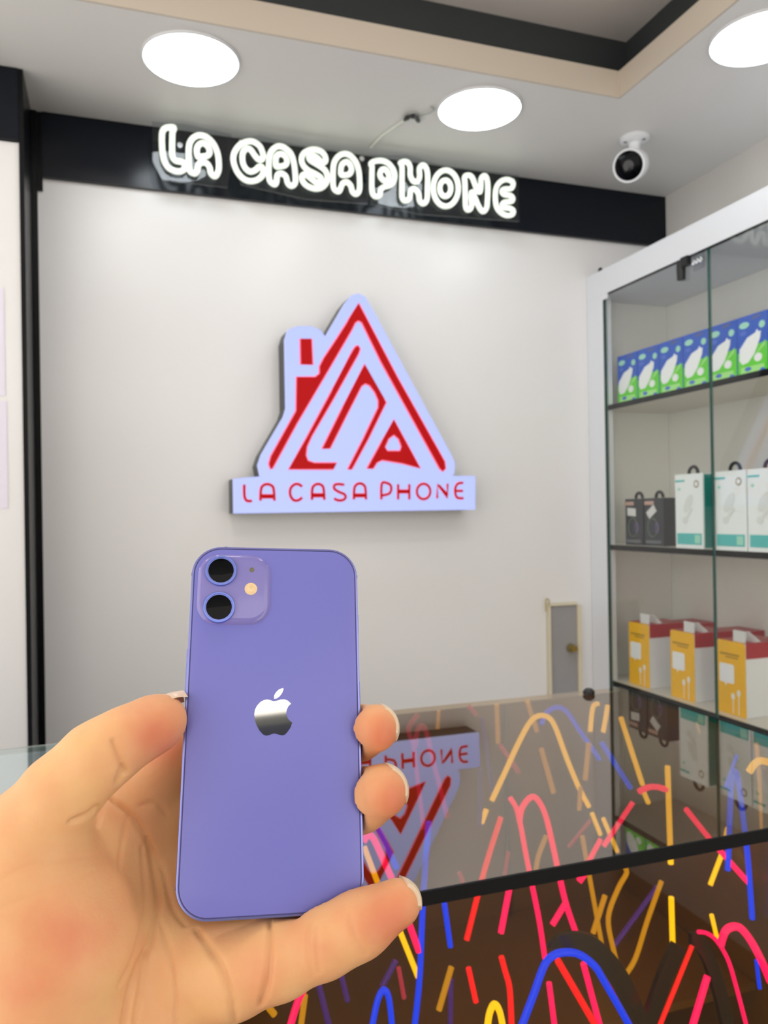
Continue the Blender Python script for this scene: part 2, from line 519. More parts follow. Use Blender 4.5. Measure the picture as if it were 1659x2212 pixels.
TEXT = [(a4, [[(215, 210), (215, 300), (222, 370), (250, 410), (310, 412)]]),
        (a4, [[(415, 410), (422, 270), (450, 220), (500, 205), (550, 220), (578, 265), (588, 410)], [(430, 345), (572, 345)], [(432, 365), (570, 365)]]),
        (a4, [[(930, 235), (890, 207), (840, 207), (795, 245), (780, 300), (792, 360), (830, 403), (885, 403), (930, 370)]]),
        (a4, [[(1052, 400), (1055, 270), (1078, 222), (1128, 202), (1178, 222), (1197, 270), (1205, 400)], [(1062, 332), (1195, 332)], [(1066, 352), (1192, 352)]]),
        (a4, [[(1450, 212), (1380, 204), (1332, 215), (1328, 260), (1385, 300), (1450, 328), (1468, 365), (1440, 398), (1380, 405), (1325, 382)]]),
        (a5, [[(25, 395), (30, 265), (52, 215), (100, 195), (148, 215), (168, 262), (175, 395)], [(35, 335), (165, 335)], [(38, 352), (162, 352)]]),
        (a5, [[(365, 395), (370, 200), (430, 190), (478, 218), (487, 270), (460, 322), (372, 345)]]),
        (a5, [[(572, 205), (572, 395)], [(710, 205), (710, 395)], [(578, 286), (706, 286)], [(578, 304), (706, 304)]]),
        (a5, [[(887 + 83 * math.cos(2 * PI * i / 20), 295 + 94 * math.sin(2 * PI * i / 20)) for i in range(21)]]),
        (a5, [[(1055, 380), (1058, 208), (1180, 372), (1183, 200)], [(1075, 220), (1185, 340)]]),
        (a5, [[(1375, 188), (1312, 198), (1280, 250), (1280, 320), (1305, 372), (1378, 378)], [(1285, 288), (1372, 288)]])]
for zo, strokes in TEXT:
    mb, me = MB(), MB()
    for st in strokes:
        pts = [ony(zo[0] + x * zo[2], zo[1] + y * zo[2], YL - 0.001) for x, y in st]
        pth = catmull(pts, 4) if len(pts) > 4 or len(pts) == 5 else pts
        mb.tube(pth, 0.0032, 6, flat=(0, -1, 0))
        me.tube([p + Vector((0, 0.0035, 0)) for p in pth], 0.0050, 6, flat=(0, -1, 0))
    mb.build('red_letter', M_red, logo)
    me.build('halo_edge', M_pinkhalo, logo)

# ------------------------------------------------------------------ security camera
scp = ony(1358, 358, 1.85)
sc = thing('security_camera', onz(1371, 297, ZC), 'white bullet security camera with black face under the ceiling', 'camera')
base = onz(1371, 297, ZC)
MB().lathe([(0.040, -0.0005), (0.040, -0.009), (0.034, -0.014), (0.016, -0.017)], base, (0, 0, 1), 32).build('base', M_plastic, sc, smooth=True)
ax = ((CAM - scp).normalized() + Vector((-0.42, 0.05, -0.12))).normalized()
bc = scp - ax * 0.030
MB().tube(catmull([base + Vector((0, 0, -0.012)), base + Vector((-0.003, 0, -0.04)), bc + Vector((0.006, 0.0, 0.02))], 4), [0.018, 0.0165, 0.0155, 0.015, 0.0145, 0.015, 0.016, 0.018, 0.02], 16).build('neck', M_plastic, sc, smooth=True)
MB().lathe([(0.012, -0.05), (0.030, -0.045), (0.040, -0.03), (0.0435, -0.005), (0.0445, 0.028), (0.0435, 0.032), (0.0395, 0.032), (0.0385, 0.026)], bc, ax, 40).build('body', M_plastic, sc, smooth=True)
MB().lathe([(0.038, 0.0262), (0.038, 0.0285), (0.036, 0.030)], bc, ax, 40).build('face', mat('black_gloss_face', srgb(4, 5, 9), rough=0.15, spec=0.1), sc, smooth=True)
MB().lathe([(0.016, 0.0303), (0.015, 0.0322), (0.008, 0.0335)], bc, ax, 24).build('lens', mat('lens_dark', srgb(10, 10, 22), rough=0.05), sc, smooth=True)
for k in range(3):
    a = 2 * PI * k / 3 + 0.9
    MB().lathe([(0.005, -0.016), (0.005, -0.0095)], base + Vector((0.028 * math.cos(a), 0.028 * math.sin(a), 0)), (0, 0, 1), 10).build('screw', mat('grey_screw', srgb(120, 124, 120), rough=0.4, metal=0.6), sc, smooth=True)

# ------------------------------------------------------------------ small grey panel low on the wall
up = thing('wall_panel', (1.345, 2.199, 0.42), 'small grey metal panel with pale frame and brass hook, low on the white wall', 'panel')
MB().box((1.296, 2.190, 0.42), (1.392, 2.1985, 1.006)).build('door', mat('grey_panel', srgb(150, 150, 152), rough=0.3, noise=0.12, nscale=9), up)
M_cream = mat('cream_wood', srgb(214, 205, 180), rough=0.5)
MB().box((1.288, 2.184, 0.42), (1.2955, 2.1985, 1.014)).build('frame_rail', M_cream, up)
MB().box((1.3925, 2.184, 0.42), (1.406, 2.1985, 1.004)).build('frame_rail', M_cream, up)
MB().box((1.2957, 2.184, 1.0065), (1.392, 2.1985, 1.014)).build('frame_rail', M_cream, up)
kb = ony(1235, 1400, 2.18)
mb = MB().lathe([(0.005, 0.0), (0.005, 0.012), (0.012, 0.016), (0.014, 0.005), (0.010, 0.028)], (kb.x, 2.1895, kb.z), (0, -1, 0), 20)
mb.build('knob', M_brass, up, smooth=True)
hk = ony(1182, 1300, 2.185)
MB().tube(catmull([hk + Vector((0.006, 0, -0.014)), hk + Vector((0.007, 0, 0.002)), hk + Vector((0.001, 0, 0.009)), hk + Vector((-0.005, 0, 0.002)), hk + Vector((-0.005, 0, -0.03))], 4), 0.002, 8).build('hook', M_brass, up, smooth=True)

# paper notices on the left panel
for v0, v1, nm in ((622, 850, 'upper pale paper sheet on the white panel at the left edge'), (866, 1100, 'lower pale paper sheet on the white panel at the left edge')):
    a, b = ony(8 if v0 < 700 else 14, v0, 1.9985), ony(-150, v1, 1.9985)
    tag(MB().box((b.x, 1.9985, b.z), (a.x, 1.9994, a.z)).build('paper_notice', mat('lavender_paper', srgb(222, 218, 232), rough=0.7)), nm, 'paper')

# ------------------------------------------------------------------ glass display cabinet on the right
XC, XB = 1.455, 1.752
cab = thing('display_cabinet', (1.6, 1.65, 0), 'white wall display cabinet with glass doors and black-edged shelves', 'cabinet')
YN, YFAR = 1.13, 2.199
mb = MB()
mb.box((XC, YN, 1.972), (XB, YFAR, 2.050))
mb.build('top_rail', M_white, cab)
MB().box((XC, 2.112, 0.0), (XC + 0.03, YFAR, 1.9715)).build('post', M_white, cab)
MB().box((XC, YN, 0.0), (XC + 0.03, YN + 0.03, 1.9715)).build('post', M_white, cab)
MB().box((XB - 0.008, YN, 0.0), (XB, YFAR, 1.9715)).build('back_panel', M_cabin, cab)
MB().box((XC + 0.0305, 2.175, 0.0), (XB - 0.0085, YFAR, 1.9715)).build('end_panel', M_cabin, cab)
MB().box((XC + 0.0305, YN, 0.742), (XB - 0.0085, YN + 0.006, 1.9715)).build('end_glass', G_door, cab)
MB().box((XC, YN + 0.031, 0.0), (XC + 0.02, 2.111, 0.735)).build('base_panel', M_white, cab)
for z in (1.618, 1.184, 0.762):
    sh = MB().box((XC + 0.016, YN + 0.021, z), (XB - 0.009, 2.174, z + 0.012)).build('shelf', M_shelfglass, cab)
    MB().box((XC + 0.012, YN + 0.031, z - 0.004), (XC + 0.0158, 2.111, z + 0.0117)).build('shelf_edge', M_blackedge, sh)
# doors: two sheets of glass with green edges
for (ya, yb) in ((1.657, 2.108), (1.164, 1.652)):
    d = MB().box((XC + 0.003, ya, 0.742), (XC + 0.0085, yb, 1.9705)).build('glass_door', G_door, cab)
    MB().box((XC + 0.0025, ya - 0.0012, 0.742), (XC + 0.009, ya - 0.0002, 1.9705)).build('glass_edge', M_greenedge, d)
    MB().box((XC + 0.0025, yb + 0.0002, 0.742), (XC + 0.009, yb + 0.0014, 1.9705)).build('glass_edge', M_greenedge, d)
MB().box((XC + 0.001, 2.1085, 0.742), (XC + 0.011, 2.1118, 1.9715)).build('seal_strip', M_blackedge, cab)
MB().box((XC + 0.001, 1.162, 1.9695), (XC + 0.011, 2.1085, 1.9718)).build('seal_strip', M_blackedge, cab)
lk = MB().box((XC - 0.012, 1.715, 1.945), (XC + 0.002, 1.742, 1.970))
lk.lathe([(0.011, -0.03), (0.012, -0.004), (0.012, 0.02)], (XC - 0.004, 1.748, 1.945), (0, 0, 1), 16)
lk.build('lock', M_black, cab, smooth=True)
MB().box((XC - 0.002, 1.665, 1.925), (XC + 0.002, 1.705, 1.970)).build('hinge_plate', G_acryl, cab)
for k in range(3):  # chrome discs stand in for round reflections on the clear hinge
    MB().lathe([(0.0075, 0), (0.007, 0.003), (0.0045, 0.0035)], (XC - 0.0025, 1.700 - 0.0135 * k, 1.946), (-1, 0, 0), 18).build('hinge_glint_disc', M_chrome, cab, smooth=True)
MB().box((XC - 0.003, 2.085, 1.955), (XC + 0.002, 2.108, 1.970)).build('corner_clip', M_plastic, cab)
MB().lathe([(0.008, 0), (0.008, 0.012), (0.005, 0.018)], (XC + 0.02, 2.15, 2.0505), (0, 0, 1), 12).build('top_cap', M_black, cab, smooth=True)


# boxes: each stands on a shelf, its front faces -X; s runs 0 (far, left) to 1 (near, right), t runs 0 (bottom) to 1 (top)
def face_poly(xf, ya, wd, z0, h, pts, lift=0.0004, th=0.0003):
    P = [(xf - lift, ya - s_ * wd, z0 + t_ * h) for s_, t_ in pts]
    return MB().prism(P, (-th, 0, 0))


def blob(cx, cy, rx, ry, n=14, rot=0.0):
    o = []
    for i in range(n):
        a = 2 * PI * i / n
        x, y = rx * math.cos(a), ry * math.sin(a)
        o.append((cx + x * math.cos(rot) - y * math.sin(rot), cy + x * math.sin(rot) + y * math.cos(rot)))
    return o


ORD = ['leftmost', 'second', 'third', 'fourth', 'fifth', 'sixth', 'seventh']
# --- blue and green charger boxes
M_blue = mat('box_blue', srgb(0, 84, 200), rough=0.3)
M_green = mat('box_green', srgb(96, 214, 40), rough=0.3)
M_lgreen = mat('box_light_green', srgb(170, 235, 140), rough=0.3)
M_mint = mat('box_mint_badge', srgb(165, 225, 205), rough=0.4)
M_print = mat('box_white_print', srgb(246, 247, 250), rough=0.4)
M_lblue = mat('box_light_blue', srgb(70, 110, 215), rough=0.4)
XB1, WB, HB, ZB = 1.502, 0.0985, 0.150, 1.6302
Y0 = 2.108


def blue_box(label):
    t = thing('charger_box', (XB1 + 0.03, Y0 - WB / 2, ZB), label, 'box', 'blue and green boxes on the top shelf')
    MB().box((XB1, Y0 - WB, ZB), (XB1 + 0.06, Y0, ZB + HB)).build('carton', M_blue, t, bevel=0.0008)
    fp = lambda pts, l=0.0004: face_poly(XB1, Y0, WB, ZB, HB, pts, l)
    fp([(0.01, 0.01), (0.99, 0.01), (0.99, 0.50), (0.72, 0.49), (0.4, 0.44), (0.01, 0.40)]).build('green_panel', M_green, t)
    fp([(0.10, 0.03), (0.90, 0.05), (0.86, 0.15), (0.12, 0.15)], 0.0008).build('light_stripe', M_lgreen, t)
    fp([(0.06, 0.28), (0.07, 0.46), (0.34, 0.63), (0.60, 0.68), (0.66, 0.73), (0.72, 0.68), (0.78, 0.69), (0.76, 0.58), (0.56, 0.34), (0.36, 0.22), (0.16, 0.20)], 0.0008).build('charger_picture', M_print, t)
    fp(blob(0.68, 0.27, 0.13, 0.07), 0.0008).build('plug_picture', M_print, t)
    mb = MB()
    for k in range(3):
        q = face_poly(XB1, Y0, WB, ZB, HB, [(0.62 + 0.07 * k, 0.33 + 0.04 * k), (0.92, 0.45 + 0.03 * k), (0.92, 0.47 + 0.03 * k), (0.62 + 0.07 * k, 0.355 + 0.04 * k)], 0.0008)
        mb.add(q.v, q.f)
    mb.build('light_streak', M_lgreen, t)
    fp(blob(0.24, 0.845, 0.17, 0.055), 0.0008).build('badge', M_mint, t)
    fp(blob(0.82, 0.79, 0.10, 0.06), 0.0008).build('badge', M_mint, t)
    fp(blob(0.2, 0.715, 0.11, 0.04), 0.0008).build('wattage_mark', M_lblue, t)
    fp(blob(0.35, 0.11, 0.11, 0.035), 0.0012).build('blue_dot', M_lblue, t)
    fp(blob(0.82, 0.05, 0.09, 0.035), 0.0012).build('blue_dot', M_lblue, t)
    fp([(0.5, 0.91), (0.78, 0.93), (0.78, 0.965), (0.5, 0.945)], 0.0008).build('grey_text', mat('box_grey_text', srgb(90, 95, 140), rough=0.5), t)
    return t


b0 = blue_box('leftmost blue and green charger box on the top shelf')
for i in range(1, 7):
    lab = '%s blue and green charger box from the left on the top shelf' % ORD[i]
    dup(b0, b0.location + Vector((0, -0.1005 * i, 0)), lab)

# --- dark earphone boxes and white teal boxes, middle shelf
M_dark = mat('box_charcoal', srgb(46, 48, 56), rough=0.35)
M_copper = mat('box_copper', srgb(196, 160, 146), rough=0.4)
M_sticker = mat('white_sticker', srgb(222, 222, 222), rough=0.5)
M_greystrip = mat('box_grey_strip', srgb(104, 106, 114), rough=0.4)
Z2 = 1.1962


def hook(xc, yc, z0, r, parent):
    pts = [Vector((xc, yc + r * math.cos(a), z0 + r * math.sin(a) * 1.05)) for a in [PI * i / 10 for i in range(11)]]
    mb = MB().tube(pts, 0.0045, 8)
    return mb.build('hang_hook', M_black, parent, smooth=True)


XE, WE, HE, YE = 1.505, 0.086, 0.140, 2.085
t = thing('earphone_box', (XE + 0.03, YE - WE / 2, Z2), 'leftmost dark earphone box with a level white sticker, on the middle shelf', 'box', 'dark earphone boxes on the middle shelf')
MB().box((XE, YE - WE, Z2), (XE + 0.06, YE, Z2 + HE)).build('carton', M_dark, t, bevel=0.001)
fe = lambda pts, l=0.0004: face_poly(XE, YE, WE, Z2, HE, pts, l)
fe([(0.0, 0.86), (0.5, 0.86), (0.5, 0.94), (0.0, 0.94)]).build('copper_strip', M_copper, t)
stk = fe([(0.14, 0.64), (0.62, 0.62), (0.62, 0.79), (0.14, 0.81)], 0.0008).build('sticker', M_sticker, t)
fe([(0.06, 0.05), (0.86, 0.05), (0.86, 0.115), (0.06, 0.115)]).build('grey_strip', M_greystrip, t)
pts = [Vector((XE - 0.001, YE - WE * (0.44 + 0.25 * math.cos(a)), Z2 + HE * (0.38 + 0.2 * math.sin(a)))) for a in [2 * PI * i / 18 for i in range(18)]]
MB().tube(pts, 0.0014, 6, closed=True).build('ring_picture', mat('ring_print', srgb(110, 125, 110), rough=0.4), t)
pts = [Vector((XE - 0.001, YE - WE * (0.66 + 0.08 * math.cos(a)), Z2 + HE * (0.38 + 0.11 * math.sin(a)))) for a in [2 * PI * i / 12 for i in range(12)]]
MB().tube(pts, 0.0014, 6, closed=True).build('earpiece_picture', mat('violet_print', srgb(120, 95, 160), rough=0.4), t)
hook(XE + 0.006, YE - WE * 0.72, Z2 + HE + 0.001, 0.016, t)
e2 = dup(t, t.location + Vector((0, -0.094, 0)), 'second dark earphone box with a tilted white sticker, beside the white teal boxes')
for ch in e2.children:
    if ch.name.startswith('sticker'):
        ch.data = ch.data.copy()
        me = ch.data
        ctr = Vector((0, 0, 0))
        for q in me.vertices: ctr += q.co
        ctr /= len(me.vertices)
        R = Matrix.Rotation(math.radians(-38), 3, 'X')
        for q in me.vertices: q.co = ctr + R @ (q.co - ctr)

M_tealwhite = mat('box_cool_white', srgb(240, 246, 246), rough=0.35)
M_teal = mat('box_teal', srgb(10, 140, 132), rough=0.35)
M_tealband = mat('box_teal_band', srgb(84, 192, 190), rough=0.35)
M_faint = mat('box_faint_print', srgb(226, 231, 229), rough=0.5)
M_brownmark = mat('box_brown_mark', srgb(150, 132, 96), rough=0.5)
XT, WT, HT, YT = 1.466, 0.108, 0.200, 1.806
t = thing('accessory_box', (XT + 0.04, YT - WT / 2, Z2), 'white box with teal side, right beside the dark earphone boxes', 'box', 'white and teal boxes on the middle shelf')
MB().box((XT, YT - WT, Z2), (XT + 0.07, YT, Z2 + HT)).build('carton', M_tealwhite, t, bevel=0.0008)
MB().box((XT + 0.004, YT - WT - 0.0006, Z2 + 0.003), (XT + 0.07, YT - WT - 0.0002, Z2 + HT - 0.003)).build('teal_side', M_teal, t)
ft = lambda pts, l=0.0004: face_poly(XT, YT, WT, Z2, HT, pts, l)
ft([(0.06, 0.055), (0.94, 0.055), (0.94, 0.205), (0.06, 0.205)]).build('teal_band', M_tealband, t)
ft([(0.70, 0.075), (0.90, 0.075), (0.90, 0.185), (0.70, 0.185)], 0.0008).build('band_text', M_mint, t)
ft([(0.02, 0.900), (0.36, 0.900), (0.36, 0.925), (0.02, 0.925)]).build('teal_text', M_tealband, t)
ft(blob(0.16, 0.80, 0.05, 0.02)).build('teal_mark', M_mint, t)
ft(blob(0.78, 0.86, 0.09, 0.05)).build('round_mark', M_brownmark, t)
ft(blob(0.78, 0.86, 0.06, 0.033), 0.0008).build('round_mark_centre', M_tealwhite, t)
ft(blob(0.48, 0.60, 0.20, 0.09, 16, 0.5)).build('earbud_picture', M_faint, t)
ft([(0.30, 0.36), (0.36, 0.34), (0.66, 0.52), (0.60, 0.55)], 0.0008).build('earbud_picture', M_faint, t)
ft(blob(0.36, 0.38, 0.10, 0.05), 0.0004).build('earbud_picture', M_faint, t)
hook(XT + 0.006, YT - WT * 0.62, Z2 + HT + 0.001, 0.017, t)
T0 = t
for i, (dy, lab) in enumerate(((-0.150, 'second white and teal box from the left on the middle shelf, behind the door split'),
                               (-0.262, 'third white and teal box, cut by the right edge of the picture'))):
    dup(T0, T0.location + Vector((0, dy, 0)), lab)

# --- yellow, white and red boxes, bottom shelf
M_yel = mat('box_yellow', srgb(250, 190, 4), rough=0.35)
M_redbox = mat('box_red', srgb(182, 22, 40), rough=0.35)
M_olive = mat('box_olive_text', srgb(186, 140, 20), rough=0.5)
XY, WY, HY, YY, Z3 = 1.500, 0.098, 0.188, 2.070, 0.7742
DY = 0.13
t = thing('cable_box', (XY + DY / 2, YY - WY / 2, Z3), 'leftmost yellow-fronted box with white and red side on the bottom shelf', 'box', 'yellow, white and red boxes on the bottom shelf')
MB().box((XY, YY - WY, Z3), (XY + DY, YY, Z3 + HY - 0.002)).build('carton', M_print, t, bevel=0.0006)
MB().box((XY + 0.0006, YY - WY - 0.0006, Z3 + HY * 0.79), (XY + DY, YY + 0.0006, Z3 + HY)).build('red_top', M_redbox, t)
fy = lambda pts, l=0.0006, th=0.0004: face_poly(XY, YY, WY, Z3, HY, pts, l, th)
fy([(0.0, 0.0), (1.0, 0.0), (1.0, 0.965), (0.93, 1.0), (0.07, 1.0), (0.0, 0.965)]).build('yellow_front', M_yel, t)
fy([(0.12, 0.42), (0.56, 0.42), (0.60, 0.44), (0.60, 0.66), (0.56, 0.68), (0.12, 0.68), (0.08, 0.66), (0.08, 0.44)], 0.0012).build('charger_picture', M_print, t)
fy([(0.26, 0.42), (0.34, 0.42), (0.30, 0.375)], 0.0012).build('picture_tail', M_print, t)
for sx, tz in ((0.55, 0.22), (0.75, 0.28)):
    mb = face_poly(XY, YY, WY, Z3, HY, [(sx - 0.012, 0.02), (sx + 0.012, 0.02), (sx + 0.012, tz), (sx - 0.012, tz)], 0.0012)
    q = face_poly(XY, YY, WY, Z3, HY, blob(sx, tz + 0.03, 0.06, 0.045), 0.0012)
    mb.add(q.v, q.f)
    mb.build('cable_picture', M_print, t)
fy([(0.10, 0.80), (0.78, 0.80), (0.78, 0.83), (0.10, 0.83)], 0.0012).build('dark_text', M_olive, t)
fy([(0.30, 0.765), (0.74, 0.765), (0.74, 0.785), (0.30, 0.785)], 0.0012).build('dark_text', M_olive, t)
mb = MB().box((XY + 0.002, YY - WY * 0.98, Z3 + HY + 0.0005), (XY + 0.003, YY - WY * 0.55, Z3 + HY + 0.030))
mb.build('white_tag', M_sticker, t)
MB().prism([(XY + 0.034, YY - WY * 0.95, Z3 + HY + 0.0005), (XY + 0.034, YY - WY * 0.5, Z3 + HY + 0.0005), (XY + 0.034, YY - WY * 0.45, Z3 + HY + 0.02), (XY + 0.034, YY - WY * 0.75, Z3 + HY + 0.026), (XY + 0.034, YY - WY * 1.15, Z3 + HY + 0.005)], (0.001, 0, 0)).build('white_tag', M_sticker, t)
mb = face_poly(XY, YY, WY, Z3, HY, [(0, 0), (0, 0), (0, 0)])
for i, (dy, lab) in enumerate(((-0.192, 'second yellow-fronted box with white and red side from the left on the bottom shelf'),
                               (-0.377, 'third yellow-fronted box with white and red side, right of the door split'))):
    dup(t, t.location + Vector((0, dy, 0)), lab)
# a second row stands behind
t2 = thing('red_box', (1.69, YY - 0.05, Z3), 'red-topped white box behind the leftmost yellow-fronted box', 'box', 'red-topped boxes in the back row of the bottom shelf')
MB().box((1.640, YY - WY, Z3), (1.740, YY, Z3 + HY - 0.012)).build('carton', M_print, t2, bevel=0.0006)
MB().box((1.6394, YY - WY - 0.0006, Z3 + HY * 0.75), (1.7406, YY + 0.0006, Z3 + HY - 0.006)).build('red_top', M_redbox, t2)
for dy, lab in ((-0.192, 'red-topped white box behind the second yellow-fronted box'), (-0.377, 'red-topped white box behind the third yellow-fronted box')):
    dup(t2, t2.location + Vector((0, dy, 0)), lab)

# ------------------------------------------------------------------ glass counters
ZT = 0.985
XA, XE_, YA, YE_ = -0.03, 0.858, 0.622, 1.212
M_brown = mat('brown_mirror_panel', srgb(104, 78, 24), rough=0.25, spec=0.35, noise=0.15, nscale=5)
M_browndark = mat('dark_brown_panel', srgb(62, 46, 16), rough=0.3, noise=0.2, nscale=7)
ctr = thing('display_counter', (0.42, 0.92, 0), 'bronze glass display counter with black edging and neon tubes inside', 'counter')
MB().box((XA, YA, ZT - 0.006), (XE_, YE_, ZT)).build('glass_top', G_top, ctr)
MB().box((XA, YA - 0.003, ZT - 0.0115), (XE_ + 0.002, YA - 0.0002, ZT + 0.0006)).build('front_edge', M_blackedge, ctr)
MB().box((XE_ + 0.0002, YA, ZT - 0.010), (XE_ + 0.003, YE_, ZT + 0.0006)).build('side_edge', M_blackedge, ctr)
MB().box((XA, YA + 0.004, 0.12), (XE_ - 0.004, YA + 0.008, ZT - 0.0065)).build('front_glass', G_front, ctr)
MB().box((XA, YE_ - 0.012, 0.12), (XE_ - 0.004, YE_ - 0.004, ZT - 0.0065)).build('back_panel', M_brown, ctr)
MB().box((XE_ - 0.0018, YA + 0.004, 0.12), (XE_ - 0.0002, YE_ - 0.004, ZT - 0.0065)).build('side_panel', M_brown, ctr)
MB().box((XA - 0.004, YA + 0.004, 0.12), (XA - 0.0002, YE_ - 0.004, ZT - 0.0065)).build('side_panel', M_browndark, ctr)
MB().box((XA, YA + 0.0085, 0.12), (XE_ - 0.004, YE_ - 0.0125, 0.13)).build('floor_panel', M_browndark, ctr)
MB().box((XA + 0.01, YA + 0.03, 0.0), (XE_ - 0.01, YE_ - 0.03, 0.1195)).build('plinth', M_black, ctr)
MB().box((XA + 0.0005, 0.90, 0.62), (XE_ - 0.0045, YE_ - 0.0125, 0.63)).build('inner_shelf', M_brown, ctr)
for x in (0.36, 0.62):
    MB().box((x - 0.004, 1.19, 0.131), (x + 0.004, 1.1995, ZT - 0.007)).build('divider_strip', M_browndark, ctr)
p = onz(1272, 1500, ZT)
MB().lathe([(0.010, 0.0006), (0.010, 0.006), (0.006, 0.010)], (p.x, p.y, ZT), (0, 0, 1), 14).build('rubber_bumper', M_black, ctr, smooth=True)

